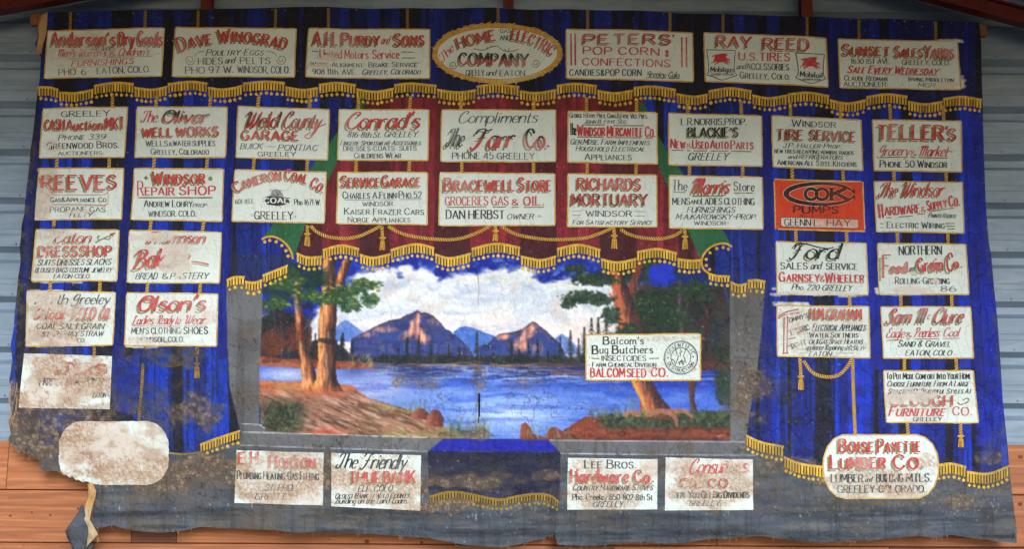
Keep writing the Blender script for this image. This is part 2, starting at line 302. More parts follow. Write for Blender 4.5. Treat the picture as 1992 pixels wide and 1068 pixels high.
mixc(L, (206, 218, 236), sm(.60, .66, fbm(60, 3, 3)) * np.exp(-((GY - 733) / 14) ** 2) * sm(700, 760, GX) * .55)
dabs(60, (760, 718, 1140, 745), (20, 70), (1.6, 3.4), 0, [(206, 216, 232), (170, 190, 226), (40, 60, 150)], .55, .02); dabs(90, (700, 745, 1200, 840), (24, 90), (2, 5), 0, [(200, 214, 236), (60, 96, 206), (36, 62, 170), (130, 162, 224)], .35, .03, soft=2.5)
# near bank: mauve-brown, strokes sweeping down to the right
bank = [(505, 741), (560, 743), (640, 744), (690, 752), (697, 762), (720, 776), (770, 790), (806, 800), (838, 812), (868, 832), (900, 846), (935, 852), (935, 862), (505, 862)]
bk = pm(bank); ang_ = .36
uu = GX * math.cos(ang_) + GY * math.sin(ang_); vv = -GX * math.sin(ang_) + GY * math.cos(ang_)
def rotn(su, sv, seed):
    g = np.random.default_rng(seed).random((420, 420)); a = (uu / su) % 400; b_ = ((vv + 900) / sv) % 400; i = a.astype(int); j = b_.astype(int); fa = a - i; fb = b_ - j
    fa = fa * fa * (3 - 2 * fa); fb = fb * fb * (3 - 2 * fb)
    return (g[j, i] * (1 - fa) + g[j, i + 1] * fa) * (1 - fb) + (g[j + 1, i] * (1 - fa) + g[j + 1, i + 1] * fa) * fb
r1 = .6 * rotn(34, 5, 1) + .4 * rotn(16, 2.6, 2); r2 = .6 * rotn(60, 12, 3) + .4 * rotn(26, 5, 4); r3 = rotn(20, 2.2, 5)
mixc(L, (150, 112, 94), bk); mixc(L, (196, 164, 150), bk * sm(.52, .72, r1) * .8); mixc(L, (86, 58, 52), bk * sm(.52, .7, r2) * .8 * sm(560, 640, GX)); mixc(L, (64, 46, 44), bk * sm(.6, .8, r3) * .6)
mixc(L, (186, 102, 74), bk * sm(790, 752, GY) * .75 * sm(.35, .6, nB)); mixc(L, (190, 140, 108), bk * sm(.6, .7, nC) * sm(775, 750, GY) * .6)
mixc(L, (128, 122, 78), bk * sm(690, 790, GX) * sm(.45, .6, nB) * .75); mixc(L, (200, 186, 140), bk * sm(690, 790, GX) * sm(.62, .76, r3) * .6)
mixc(L, (204, 92, 66), np.exp(-((GX - 634) / 30) ** 2 - ((GY - 844) / 9) ** 2) * .9 * bk)
dabs(120, (600, 770, 900, 848), (14, 50), (1.4, 3.6), ang_, [(206, 182, 160), (92, 62, 52), (170, 120, 96), (150, 140, 92), (60, 48, 44)], .5, .18)
dabs(50, (506, 744, 620, 756), (14, 40), (3, 6), .05, [(180, 116, 72), (166, 96, 62), (190, 150, 96)], .5, .1)
gk = np.exp(-((GX - 548) / 44) ** 4 - ((GY - 812) / 32) ** 4) * sm(.3, .5, nB + .1); mixc(L, (40, 50, 40), gk); mixc(L, (78, 86, 62), gk * sm(.5, .65, nF) * .7)
dabs(120, (510, 782, 590, 838), (6, 18), (1.6, 4), -1.1, [(36, 50, 40), (58, 70, 50), (28, 34, 32), (98, 104, 78), (124, 126, 98)], .65, .6)
# keep the bank to its outline
keep = (1 - bk) * (GY > 741) * (GX < 935) * (GX > 640); L = L * (1 - keep[..., None]) + wat * keep[..., None]
for (cx, cy, w, h) in [(817, 806, 24, 16), (846, 815, 24, 24)]:
    k = pm([(cx - w * .8, cy + h * .6), (cx - w * .6, cy - h * .2), (cx - w * .1, cy - h * .75), (cx + w * .4, cy - h * .6), (cx + w * .75, cy), (cx + w * .7, cy + h * .7)])
    mixc(L, (116, 64, 54), k); mixc(L, (160, 104, 90), k * sm(0, w * .7, cx + 4 - GX + (nC - .5) * 20) * .8); mixc(L, (70, 40, 42), k * sm(0, w * .6, GX - cx - 2) * .7)
def grass(x0, x1, y, h, pal, n, al=.7):
    for _ in range(n):
        x = random.uniform(x0, x1); l = random.uniform(.4, 1) * h; k = random.uniform(-.45, .45) * l
        brush(L, [(x, y + random.uniform(-3, 3)), (x + k * .3, y - l * .6), (x + k, y - l)], 1.8, .5, jit(random.choice(pal)), al)
GP = [(86, 100, 66), (126, 134, 92), (60, 78, 64), (150, 150, 120), (96, 110, 98)]
grass(870, 950, 850, 44, GP, 80); grass(780, 830, 800, 24, GP, 20)
dabs(44, (860, 836, 960, 852), (8, 24), (2, 5), .0, [(96, 72, 60), (116, 108, 76), (70, 74, 62)], .6, .4)
# trunks: lit left edge, streaked bark, dark right side
def trunk(cl, ws, ramp, streak=.9):
    cl = np.array(cl, float); ys = cl[:, 1]; o = np.argsort(ys); yy_ = GY[:, 0]; cx = np.interp(yy_, ys[o], cl[o, 0])[:, None]; w = np.interp(yy_, ys[o], np.asarray(ws, float)[o])[:, None] / 2
    f = (GX - cx + (nF - .5) * 3) / w; k = (np.abs(f) < 1) * (GY >= ys.min()) * (GY <= ys.max()) * 1.
    g = f + (nV2 - .5) * streak * 2
    for (pos, c_), (pos2, c2) in zip(ramp[:-1], ramp[1:]):
        t = np.clip((g - pos) / (pos2 - pos), 0, 1)
        kk = (k * ((g >= pos) | (pos == ramp[0][0])))[WS][..., None]; t = t[WS][..., None]; Lw = L[WS]; Lw *= (1 - kk); Lw += (np.array(c_, F4) * (1 - t) + np.array(c2, F4) * t) * kk
    mixc(L, (226, 190, 160), k * sm(.70, .8, nV2) * .5 * (f < .3)); mixc(L, (66, 46, 42), k * sm(.28, .2, nV2) * .6)
TAN = [(-1.4, (140, 92, 60)), (-.9, (208, 146, 74)), (-.5, (220, 162, 124)), (-.15, (186, 112, 78)), (.2, (104, 70, 58)), (.8, (54, 42, 44)), (1.6, (40, 34, 40))]
trunk([(612, 758), (603, 735), (596, 705), (589, 680), (585, 650), (582, 610), (579, 570), (583, 528)], [56, 30, 24, 20, 17, 15, 13, 12], TAN)
trunk([(676, 506), (668, 530), (656, 556), (646, 580), (640, 600)], [16, 18, 20, 26, 30], TAN)
trunk([(636, 762), (636, 738), (636, 700), (636, 660), (638, 620), (640, 590), (640, 550), (641, 500)], [66, 40, 33, 34, 36, 31, 26, 24], TAN)
brush(L, smooth_pts([(622, 662), (636, 664), (652, 667)]), 8, 12, (38, 32, 42), .8, 2); brush(L, [(651, 664), (652, 700), (648, 730)], 8, 3, (48, 36, 42), .6, 2)
brush(L, smooth_pts([(648, 522), (650, 532), (646, 542)]), 10, 4, (70, 60, 56), .8, 2); brush(L, smooth_pts([(600, 690), (590, 660), (586, 640)]), 4, 2, (60, 42, 42), .6)
brush(L, smooth_pts([(580, 604), (570, 575), (561, 552), (556, 535)]), 6, 2, (118, 110, 130), .85)
brush(L, smooth_pts([(594, 640), (606, 612), (620, 600)]), 3, 1.5, (96, 90, 106), .85); brush(L, smooth_pts([(590, 612), (604, 640), (600, 680)]), 3, 6, (88, 54, 48), .7, 2); brush(L, smooth_pts([(654, 576), (672, 564), (690, 560)]), 4, 2, (140, 122, 122), .85)
mixc(L, (172, 96, 66), np.exp(-((GX - 625) / 60) ** 2 - ((GY - 760) / 7) ** 2) * .6)
def mass(cx, cy, rx, ry, c, al=.85):
    q = np.hypot((GX - cx) / rx, (GY - cy) / ry) + (nC - .5) * 1.3 + (nF - .5) * .9; mixc(L, c, sm(1.05, .8, q) * al)
def leaves(cx, cy, rx, ry, n, pal, hi, ang=.35):
    for _ in range(n):
        a = random.uniform(0, 6.28); r = math.sqrt(random.random()); x = cx + math.cos(a) * r * rx; y = cy + math.sin(a) * r * ry
        d = ang + random.gauss(0, .35) if x > cx else math.pi - ang + random.gauss(0, .35)
        l = random.uniform(4, 10); c = random.choice(hi) if y < cy + ry * .3 and random.random() < .4 else random.choice(pal)
        brush(L, [(x, y), (x + math.cos(d) * l, y + math.sin(d) * l * .6)], random.uniform(2.6, 4.4), 1.2, jit(c, 8), .85)
LG = [(42, 72, 48), (52, 84, 54), (34, 58, 46)]; LH = [(140, 148, 78), (112, 128, 68), (164, 162, 92)]
for a_ in [(545, 560, 40, 34), (600, 545, 26, 26), (622, 540, 22, 20), (570, 530, 34, 20)]: mass(*a_, (26, 54, 46), .8)
for a_ in [(556, 556, 34, 9, 34), (545, 592, 24, 9, 30), (575, 545, 20, 8, 18), (604, 572, 20, 8, 18), (618, 580, 24, 9, 34), (650, 582, 30, 12, 44), (680, 592, 22, 16, 40), (688, 566, 24, 8, 24), (722, 580, 16, 9, 26), (724, 553, 22, 7, 22), (700, 548, 20, 7, 16)]:
    mass(a_[0], a_[1], a_[2] * 1.0, a_[3] * 1.05, (50, 84, 54), .85); leaves(*a_, LG, LH)
for a_ in [(700, 560, 34, 12), (664, 570, 24, 14), (590, 575, 24, 14), (530, 590, 20, 14), (716, 592, 16, 7), (556, 535, 30, 14)]: mass(*a_, (48, 80, 54), .7)
for a_ in [(700, 560, 38, 14, 34), (590, 575, 26, 14, 26), (530, 594, 22, 12, 22), (640, 560, 30, 12, 20)]: leaves(*a_, LG, LH)
q = np.hypot((GX - 530) / 26, (GY - 668) / 34) + (nC - .5); mixc(L, (116, 60, 44), sm(1.1, .7, q) * .6)
q = np.hypot((GX - 575) / 24, (GY - 648) / 20) + (nC - .5); mixc(L, (104, 50, 40), sm(1.1, .7, q) * .5)
# right-hand wood
wk = sm(0, 10, GY - (548 + (nB - .5) * 40 + np.clip(1255 - GX, 0, 80) * .9)) * sm(1195, 1212, GX + (nC - .5) * 20) * (GY < 722)
mixc(L, (34, 44, 46), wk); mixc(L, (44, 70, 52), wk * sm(.48, .6, nB) * .8); mixc(L, (60, 46, 46), wk * sm(.5, .62, nC) * .6); mixc(L, (36, 46, 72), wk * sm(.56, .68, fbm(30, 30, 4)) * .5); mixc(L, (84, 50, 44), wk * sm(.52, .64, fbm(26, 34, 4)) * .55 * sm(560, 600, GY)); mixc(L, (26, 32, 34), wk * sm(.58, .66, nF) * .5); mixc(L, (84, 62, 54), wk * sm(.6, .7, fbm(14, 40, 4)) * .4)
tk = sm(556, 536, GY + (nB - .5) * 34) * sm(1150, 1200, GX); mixc(L, (26, 48, 48), tk * .9); mixc(L, (44, 74, 50), tk * sm(.5, .62, nC) * .7); mixc(L, (28, 42, 120), tk * sm(.56, .64, nB) * .9)
q = np.hypot((GX - 1284) / 28, (GY - 533) / 24) + (nC - .5); mixc(L, (34, 56, 190), sm(1.1, .8, q))
brush(L, smooth_pts([(1409, 560), (1419, 600), (1421, 640)]), 5, 3, (44, 74, 170), .6, 2)
q = np.hypot((GX - 1412) / 22, (GY - 740) / 56) + (nC - .5) * 1.1; mixc(L, (34, 48, 48), sm(1.1, .7, q) * .85); mixc(L, (58, 80, 58), sm(1.1, .7, q) * sm(.5, .6, nF) * .5)
q = np.hypot((GX - 1385) / 50, (GY - 712) / 10) + (nC - .5) * .8; mixc(L, (84, 50, 44), sm(1.1, .7, q) * .7)
dabs(150, (1215, 560, 1420, 715), (6, 18), (3, 7), .5, [(30, 42, 42), (44, 70, 48), (56, 86, 56), (32, 38, 70), (70, 50, 46)], .45, 1.2, soft=2)
trunk([(1335, 690), (1328, 650), (1322, 600), (1324, 545)], [8, 9, 8, 6], [(-1.4, (110, 92, 112)), (0, (84, 66, 82)), (1.4, (50, 42, 60))]); trunk([(1365, 700), (1372, 650), (1376, 600)], [12, 12, 9], [(-1.4, (66, 48, 48)), (1.4, (40, 34, 46))]); trunk([(1312, 700), (1320, 650), (1338, 590)], [5, 4, 3], [(-1.4, (110, 98, 98)), (1.4, (80, 72, 80))])
RUS = [(-1.4, (172, 82, 54)), (-.8, (206, 106, 70)), (-.35, (176, 108, 84)), (.0, (118, 74, 62)), (.4, (76, 50, 50)), (1.4, (46, 36, 46))]
trunk([(1246, 505), (1240, 530), (1230, 560), (1224, 600)], [16, 16, 17, 22], [(-1.4, (110, 62, 58)), (0, (130, 72, 62)), (1.4, (60, 42, 52))])
trunk([(1288, 806), (1276, 796), (1266, 775), (1246, 738), (1232, 700), (1228, 640), (1214, 590), (1203, 545), (1196, 505)], [92, 60, 42, 42, 46, 44, 38, 28, 22], RUS, .7)
brush(L, smooth_pts([(1192, 515), (1200, 548), (1206, 575), (1214, 600)]), 9, 4, (208, 100, 66), .8, 2); brush(L, smooth_pts([(1186, 572), (1196, 586), (1206, 610)]), 4, 9, (172, 92, 68), .9); brush(L, [(1270, 556), (1240, 560)], 3, 10, (80, 54, 52), .7)
q = np.hypot((GX - 1236) / 13, (GY - 636) / 34) + (nC - .5) * .6; mixc(L, (78, 54, 52), sm(1.1, .8, q) * .75)
brush(L, smooth_pts([(1233, 745), (1250, 780), (1257, 800)]), 8, 4, (206, 156, 72), .85, 1.5)
DG = [(32, 58, 44), (44, 72, 50), (28, 46, 46)]; DH = [(96, 102, 60), (74, 92, 58)]
for a_ in [(1160, 545, 46, 11, 34), (1130, 578, 38, 12, 44), (1106, 588, 14, 10, 18), (1160, 582, 30, 12, 26), (1140, 540, 30, 10, 18), (1120, 522, 24, 7, 12), (1190, 612, 20, 16, 20), (1270, 590, 40, 20, 30), (1300, 620, 50, 22, 34), (1345, 560, 40, 16, 26), (1225, 645, 24, 16, 14)]:
    mass(a_[0], a_[1], a_[2], a_[3] * 1.1, (34, 58, 46), .85); leaves(*a_, DG, DH, .8)
# right bank
rb = [(1010, 858), (1016, 840), (1040, 846), (1062, 852), (1085, 846), (1100, 836), (1126, 822), (1140, 812), (1160, 812), (1200, 806), (1260, 806), (1421, 800), (1421, 858)]
k = pm(rb); mixc(L, (104, 54, 44), k); mixc(L, (128, 74, 58), k * sm(.5, .6, nH) * .7); mixc(L, (76, 40, 36), k * sm(.5, .62, nC) * .7)
for pts in ([(1012, 855), (1014, 828), (1022, 822), (1032, 832), (1040, 856)], [(1060, 850), (1068, 836), (1080, 831), (1094, 840), (1098, 852)], [(1096, 846), (1112, 828), (1140, 811), (1186, 822), (1184, 848)]):
    k = pm(pts); mixc(L, (122, 62, 48), k); mixc(L, (148, 86, 68), k * sm(.48, .6, nC) * .7)
gk = sm(-3, 3, GY - (806 + (nC - .5) * 14 - 6 * sm(1200, 1300, GX))) * sm(838, 826, GY + (nB - .5) * 14) * sm(1150, 1190, GX) * (GX < 1421); gk *= 1 - np.exp(-((GX - 1284) / 34) ** 4 - ((GY - 806) / 14) ** 4)
mixc(L, (50, 66, 52), gk * .95); mixc(L, (88, 100, 72), gk * sm(.52, .64, nF) * .7); mixc(L, (34, 44, 42), gk * sm(.52, .62, nC) * .6)
dabs(120, (1165, 800, 1421, 830), (6, 18), (1.4, 3), -.6, [(60, 80, 60), (110, 120, 84), (36, 48, 44)], .6, .5)
grass(1140, 1260, 812, 26, GP, 60); grass(1260, 1420, 808, 16, [(60, 80, 58), (100, 112, 72)], 50); grass(1020, 1110, 852, 26, GP, 26); grass(1222, 1240, 790, 30, [(150, 150, 70), (100, 116, 76)], 7); grass(1396, 1421, 760, 50, [(36, 60, 48), (48, 74, 54)], 30)
for pts in ([(1262, 806), (1290, 800), (1312, 812), (1316, 828)], [(1240, 806), (1228, 802), (1215, 808)], [(1300, 802), (1330, 800), (1346, 812)]): brush(L, smooth_pts(pts), 12, 6, (160, 110, 90), .8, 2)
trunk([(1350, 800), (1345, 775), (1346, 742)], [12, 10, 16], [(-1.4, (96, 70, 66)), (1.4, (54, 42, 50))])
brush(L, [(1395, 850), (1410, 846)], 1.2, .8, (200, 190, 180), .8)
WIN[:] = [0, H, 0, W]
# compose the landscape into the curtain
inner = [(508, 862), (505, 720), (511, 560), (512, 545)] + chain(LWF[2:]) + [(569, 503)] + chain(CENF) + [(1365, 513), (1377, 532), (1419, 540), (1421, 560), (1421, 858)]
ml = region(inner, 3)
Lb = L.copy()
for ax in (0, 1): Lb = (np.roll(Lb, 1, ax) + 2 * Lb + np.roll(Lb, -1, ax)) / 4
g_ = Lb.mean(-1, keepdims=True); Lb = np.clip(g_ + (Lb - g_) * 1.03, 0, 245); Lb = np.clip((Lb - 118) * 1.08 + 118, 4, 245)
canvas[ml] = (Lb * (.92 + .14 * N3)[..., None])[ml]
# grey stone pillars
for pts in ([(442, 545)] + chain(LWF[:2]) + [(511, 545), (512, 600), (506, 720), (505, 845), (470, 845), (466, 834), (447, 752), (443, 670)], [(1420, 540)] + chain(RWF[1:]) + [(1488, 560), (1481, 650), (1473, 720), (1452, 850), (1452, 862), (1421, 862)]):
    m = region(pts, 4); canvas[m] = (np.array([96, 99, 104.]) * (.8 + .4 * N1)[..., None])[m]
# stage front
low = [(466, 842), (505, 841), (830, 852), (866, 854), (1066, 856), (1452, 859), (1451, 850)] + chain(RBF[:1]) + chain(RBF[1:2]) + [(1700, 925), (1826, 906)] + chain(RBF[2:]) + [(1992, 905), (1992, 1068), (0, 1068), (0, 800), (60, 860), (180, 880), (328, 882), (389, 884), (421, 870), (470, 858)]
m = region(low, 5); canvas[m] = (np.array([70, 79, 90.]) * (.62 + .76 * fbm(120, 16, 5))[..., None])[m]
for pts in ([(466, 842), (505, 841), (830, 852), (866, 856), (831, 879), (466, 867)], [(1066, 857), (1452, 859), (1452, 885), (1091, 884)], [(468, 825), (508, 827), (516, 832), (516, 842), (468, 842)]):
    m = region(pts, 5); canvas[m] = (np.array([98, 101, 106.]) * (.85 + .3 * N1)[..., None])[m]
m = region([(862, 855), (1066, 857), (1090, 880), (835, 879)], 6); canvas[m] = (np.array([20, 30, 160.]) * (.85 + .3 * N2)[..., None])[m]
m = region([(833, 879), (1091, 881), (1090, 976)] + chain(CBF)[::-1], 6); canvas[m] = (np.array([24, 28, 54.]) * (.8 + .4 * N1)[..., None])[m]
for a in ([(472, 841), (650, 846), (830, 852)], [(466, 867), (650, 873), (831, 879)], [(1069, 857), (1260, 859), (1452, 860)], [(1091, 883), (1260, 885), (1470, 886)], [(470, 825), (506, 827), (515, 834)]):
    brush(canvas, a, 1.6, 1.6, (205, 210, 216), .85)
# band of dull over-paint on the left wing
ob = sm(488, 500, GY + (N1 - .5) * 20) * sm(440, 452, GX) * (1 - sm(570, 585, GX)) * (1 - sm(556, 560, GY)) * (REG == 0)
canvas = canvas * (1 - .4 * ob[..., None]) + np.array([40, 44, 58.]) * .4 * ob[..., None]
# green hairline at the right edge, light hairlines down the seams
for x0, x1 in [(1911, 1924)]: brush(canvas, [(x0, 210), (x1, 470)], 1.5, 1.5, (20, 90, 90), .5)
for xs in [(1880, 300, 1905, 900), (1858, 500, 1880, 980), (1900, 460, 1925, 900)]: brush(canvas, [xs[:2], xs[2:]], 1.6, 1.2, (10, 12, 30), .8)

# ---------------------------------------------------------------- age: dirt, tide lines, blistered paint, lost paint
def bsum(lst):
    s = np.zeros((H, W), F4)
    for b in lst: blob(*b, s)
    return s
# blistered, pebbly paint (px zones)
PEB = bsum([(600, 925, 150, 40, .75), (390, 908, 110, 26, 1), (440, 915, 60, 26, .9), (350, 800, 60, 30, .5), (80, 880, 60, 26, 1), (500, 700, 18, 30, .3), (900, 940, 80, 16, .7), (1060, 925, 40, 16, .6), (280, 930, 120, 34, .9), (215, 918, 110, 22, 1.), (150, 850, 40, 24, .8), (150, 885, 30, 16, .5), (70, 850, 80, 60, .9), (120, 810, 130, 34, .9), (100, 715, 60, 34, .75), (155, 745, 60, 26, .6), (740, 955, 110, 40, .7), (540, 950, 100, 26, .6), (850, 985, 60, 18, .8), (950, 975, 110, 10, .5), (1190, 960, 90, 34, .7), (1380, 950, 100, 45, .8), (1150, 905, 40, 20, .4), (1720, 940, 130, 34, .9), (1800, 900, 40, 24, .6), (1540, 905, 90, 22, .5), (932, 738, 20, 30, .45), (935, 850, 18, 18, .5), (380, 800, 70, 40, .5), (120, 630, 70, 36, .5), (1345, 720, 22, 14, .5), (1460, 760, 40, 70, .5), (1920, 890, 46, 20, .4), (30, 780, 26, 60, .8), (1280, 660, 100, 6, .5), (800, 745, 60, 18, .4), (1020, 745, 50, 14, .3), (1880, 980, 50, 18, .4)])
DIRT = bsum([(60, 870, 110, 60, .9), (215, 915, 120, 26, .8), (150, 850, 50, 40, .6), (390, 905, 140, 26, .9), (90, 700, 70, 50, .55), (90, 620, 60, 50, .45), (200, 800, 180, 24, .7), (320, 690, 110, 30, .75), (300, 790, 130, 60, .5), (480, 680, 30, 70, .35), (480, 770, 40, 40, .6), (350, 960, 180, 24, .5), (600, 960, 220, 40, .5), (600, 1010, 300, 20, .4), (940, 935, 130, 16, .8), (930, 800, 8, 60, .35), (1160, 1000, 60, 50, .35), (1400, 930, 150, 40, .4), (1510, 900, 50, 50, .45), (1600, 960, 200, 26, .5), (1450, 740, 60, 110, .45), (1520, 750, 50, 70, .3), (1740, 975, 170, 22, .5), (620, 910, 60, 40, .4), (1440, 620, 60, 110, .2), (1270, 905, 30, 60, .5), (1336, 880, 20, 60, .5), (60, 330, 30, 110, .25), (60, 600, 40, 140, .4), (1830, 370, 20, 60, .3), (1940, 950, 40, 120, .3), (560, 870, 90, 20, .3)])
WEAR = bsum([(120, 78, 38, 16, .55), (150, 100, 70, 10, .45), (185, 93, 40, 5, .5), (640, 112, 44, 12, 1.15), (625, 128, 50, 8, 1.05), (100, 282, 18, 16, .8), (120, 262, 14, 10, .5), (82, 400, 36, 44, 1.1), (95, 350, 14, 16, .8), (145, 415, 50, 14, .7), (108, 452, 18, 14, .9), (92, 490, 22, 14, .8), (120, 512, 34, 8, .8), (90, 538, 40, 8, .7), (205, 525, 20, 20, .4), (290, 462, 54, 11, 1.2), (350, 495, 40, 24, 1.3), (352, 512, 40, 22, 1.2), (350, 538, 16, 10, 1), (268, 664, 34, 9, 1.1), (410, 620, 22, 20, .8), (300, 625, 30, 10, .6), (270, 640, 30, 20, .4), (80, 580, 44, 18, 1.1), (110, 610, 66, 20, .9), (95, 640, 60, 20, .8), (130, 668, 70, 16, .95), (130, 735, 90, 30, .9), (110, 775, 90, 30, 1.1), (100, 700, 60, 20, 1.2), (170, 715, 30, 12, .9), (200, 870, 130, 80, 1.3),
  (490, 893, 34, 16, .55), (540, 900, 20, 20, .45), (540, 940, 100, 22, .6), (560, 970, 80, 16, .75), (600, 960, 26, 26, .8), (665, 940, 20, 30, 1.1), (730, 935, 90, 18, .6), (730, 965, 60, 10, .7), (780, 985, 60, 10, .7), (1180, 955, 100, 22, .6), (1265, 905, 18, 24, .8), (1120, 915, 18, 14, .6), (1325, 910, 20, 24, .7), (1340, 940, 34, 10, .8), (1430, 905, 46, 24, .95), (1360, 930, 16, 18, .9), (1305, 960, 18, 12, 1), (1360, 985, 30, 14, .5), (1440, 960, 30, 16, .4), (1740, 925, 40, 14, .8), (1740, 958, 60, 16, .85), (1800, 900, 30, 20, .7), (1630, 930, 30, 12, .5), (1790, 770, 70, 14, 1.25), (1790, 762, 60, 6, .9), (1745, 775, 26, 18, 1.3),
  (1600, 574, 90, 9, 1.1), (1630, 545, 60, 4, .2), (1770, 566, 60, 13, 1.3), (1820, 548, 24, 10, 1.2), (1862, 510, 20, 26, .4), (1546, 628, 30, 30, .65), (1600, 640, 40, 18, .4), (1620, 660, 30, 10, .5), (1560, 675, 30, 10, .4), (1530, 610, 26, 20, .45), (1150, 400, 26, 20, .12), (1280, 710, 60, 5, .25), (1325, 715, 14, 12, .9), (1270, 716, 20, 8, .6), (1840, 165, 26, 10, .75), (1830, 152, 30, 6, .5), (1850, 380, 16, 40, .5), (1780, 610, 40, 10, .2), (1405, 660, 20, 12, .2), (1180, 660, 14, 8, .2)])
wfine = fbm(7, 9, 4); wmid = fbm(22, 16, 4)
LOST = sm(.42, .62, WEAR * .62 + (wfine - .5) * .9 + (wmid - .5) * .45)      # where lettering is gone
LOST = np.maximum(LOST, .55 * sm(.60, .72, wfine) * sm(.15, .5, WEAR))
LOST = np.maximum(LOST, .30 * sm(.62, .75, fbm(3.2, 3.2, 2)))
f1, f2, cv = worley(8.5); g1, g2, cv2 = worley(12.)
ringed = sm(.16, .02, f2 - f1) * .9 ; ring2 = sm(.10, .01, np.abs(g1 - .38))
pebs = np.maximum(ringed, ring2 * .8)
SP = fbm(90, 70, 5)
def tide(n, lev, w): return sm(w * 1.5, w * .2, np.abs(n - lev))
TIDE = np.maximum(np.maximum(tide(SP, .5, .006), tide(SP, .58, .005)), tide(fbm(60, 60, 5), .47, .005))
tz = bsum([(200, 780, 260, 160, 1), (300, 930, 330, 110, .9), (650, 900, 250, 100, .7), (1050, 760, 140, 90, .8), (1150, 740, 180, 70, .5), (1250, 890, 260, 80, .8), (1480, 720, 90, 150, .9), (1600, 800, 120, 90, .6), (90, 620, 80, 120, .6), (340, 640, 120, 60, .4), (1480, 880, 90, 60, .7), (1750, 950, 250, 100, .5), (900, 760, 120, 80, .6), (480, 720, 60, 130, .7)])
CR1 = tide(fbm(40, 40, 5), .5, .0035) * .35 + tide(fbm(26, 60, 4), .53, .003) * .3       # thin creases everywhere
SPK = (rng.random((H, W)) > .9990).astype(float) * sm(.4, .6, fbm(120, 60, 3)); SPK = np.maximum(SPK, np.roll(SPK, 1, 0) * .8)
DRP = np.zeros((H, W, 3))
def age(img, paper=False):
    o = img.copy()
    brown = np.array([104, 90, 76.]) if not paper else np.array([150, 122, 98.])
    d = np.clip(DIRT * (.35 + 1.1 * sm(.35, .7, fbm_d)), 0, 1)[..., None]
    if paper: o = o * (1 - .42 * d) + brown * .42 * d
    else: o = o * (1 - .72 * d) + brown * .72 * d * (.6 + .5 * fbm_e[..., None])
    wz = sm(.25, .9, WEAR)[..., None]
    if paper: o = o * (1 - .6 * wz) + np.array([206, 192, 184.]) * .6 * wz * (.93 + .12 * wmid[..., None])
    if paper:
        fz = (FADE * (.6 + .8 * sm(.3, .7, SP)))[..., None]; o = o * (1 - .6 * fz) + np.array([186, 170, 156.]) * .6 * fz; fy = (FADE * sm(.5, .66, fbm_d))[..., None]; o = o * (1 - .45 * fy) + np.array([146, 118, 94.]) * .45 * fy
    p = (sm(.12, .62, PEB + (wmid - .5) * .55))[..., None]
    if not paper: o = o * (1 - .4 * p) + np.array([112, 96, 80.]) * .4 * p
    cell = (np.array([150, 134, 116.]) if not paper else np.array([186, 170, 152.])) * (.72 + .42 * cv[..., None])
    line = np.array([70, 54, 42.]) if not paper else np.array([128, 92, 66.])
    lit = (.52 if not paper else .42) * sm(.3, .8, cv)[..., None] * p
    o = o * (1 - lit) + cell * lit
    k = pebs[..., None] * p * (.9 if not paper else .6)
    o = o * (1 - k) + line * k
    t = (TIDE * tz)[..., None] * .75
    o = o * (1 - t) + (np.array([46, 40, 36.]) if not paper else np.array([140, 104, 84.])) * t
    c = (CR1 * (.4 + .6 * sm(.4, .7, N1)))[..., None] * (.5 if not paper else .28)
    o = o * (1 - c) + (np.array([120, 118, 122.]) if not paper else np.array([150, 136, 130.])) * c
    s = SPK[..., None] * (1 if not paper else 0)
    o = o * (1 - s) + np.array([205, 205, 205.]) * s
    return o
FADE = bsum([(90, 500, 90, 70, .45), (110, 620, 110, 70, .65), (330, 620, 100, 50, .15), (130, 745, 110, 70, .8), (220, 880, 150, 90, .9), (540, 930, 110, 70, .55), (740, 940, 110, 70, .4), (1190, 945, 110, 60, .4), (1380, 945, 110, 60, .5), (1715, 940, 140, 50, .4), (1800, 780, 110, 50, .3), (1600, 650, 110, 60, .3), (150, 100, 100, 50, .35), (90, 380, 50, 70, .4), (330, 500, 100, 50, .25)])
fbm_d = fbm(24, 14, 5); fbm_e = fbm(6, 6, 3)
# loose white flakes and scratches along the foot, tears
base = canvas
for _ in range(260):
    x = random.choice([random.uniform(200, 1960), random.uniform(820, 1100), random.uniform(1550, 1950)]); y = random.gauss(985, 16)
    brush(base, [(x, y), (x + random.uniform(-1.5, 1.5), y + random.uniform(1, 9))], random.uniform(.8, 2.6), .6, jit((176, 184, 192)), random.uniform(.3, .9))
for _ in range(120):
    x = random.uniform(500, 1900); y = random.uniform(20, 840)
    brush(base, [(x, y), (x + random.uniform(-2, 2), y + random.uniform(4, 26))], .9, .6, (170, 172, 180), random.uniform(.1, .4))
for _ in range(70):
    x = random.uniform(90, 600); y = random.uniform(22, 50); a = random.uniform(0, 3.1); l = random.uniform(6, 26)
    brush(base, [(x, y), (x + math.cos(a) * l, y + math.sin(a) * l * .5)], .9, .5, (130, 130, 140), random.uniform(.2, .5))
for _ in range(60):
    x = random.uniform(1830, 1925); y = random.uniform(60, 480); l = random.uniform(5, 22)
    brush(base, [(x, y), (x + l, y + random.uniform(-3, 3))], 1, .5, (120, 124, 140), random.uniform(.2, .6))
# lighter rubs on the floor cloth
for _ in range(120):
    x = random.uniform(190, 1960); y = random.uniform(985, 1050); l = random.uniform(30, 120)
    brush(base, [(x, y), (x + l, y + random.uniform(-4, 6))], random.uniform(3, 9), 2, jit(random.choice([(84, 96, 112), (34, 40, 50), (96, 100, 104), (60, 70, 84)])), .28, 3)
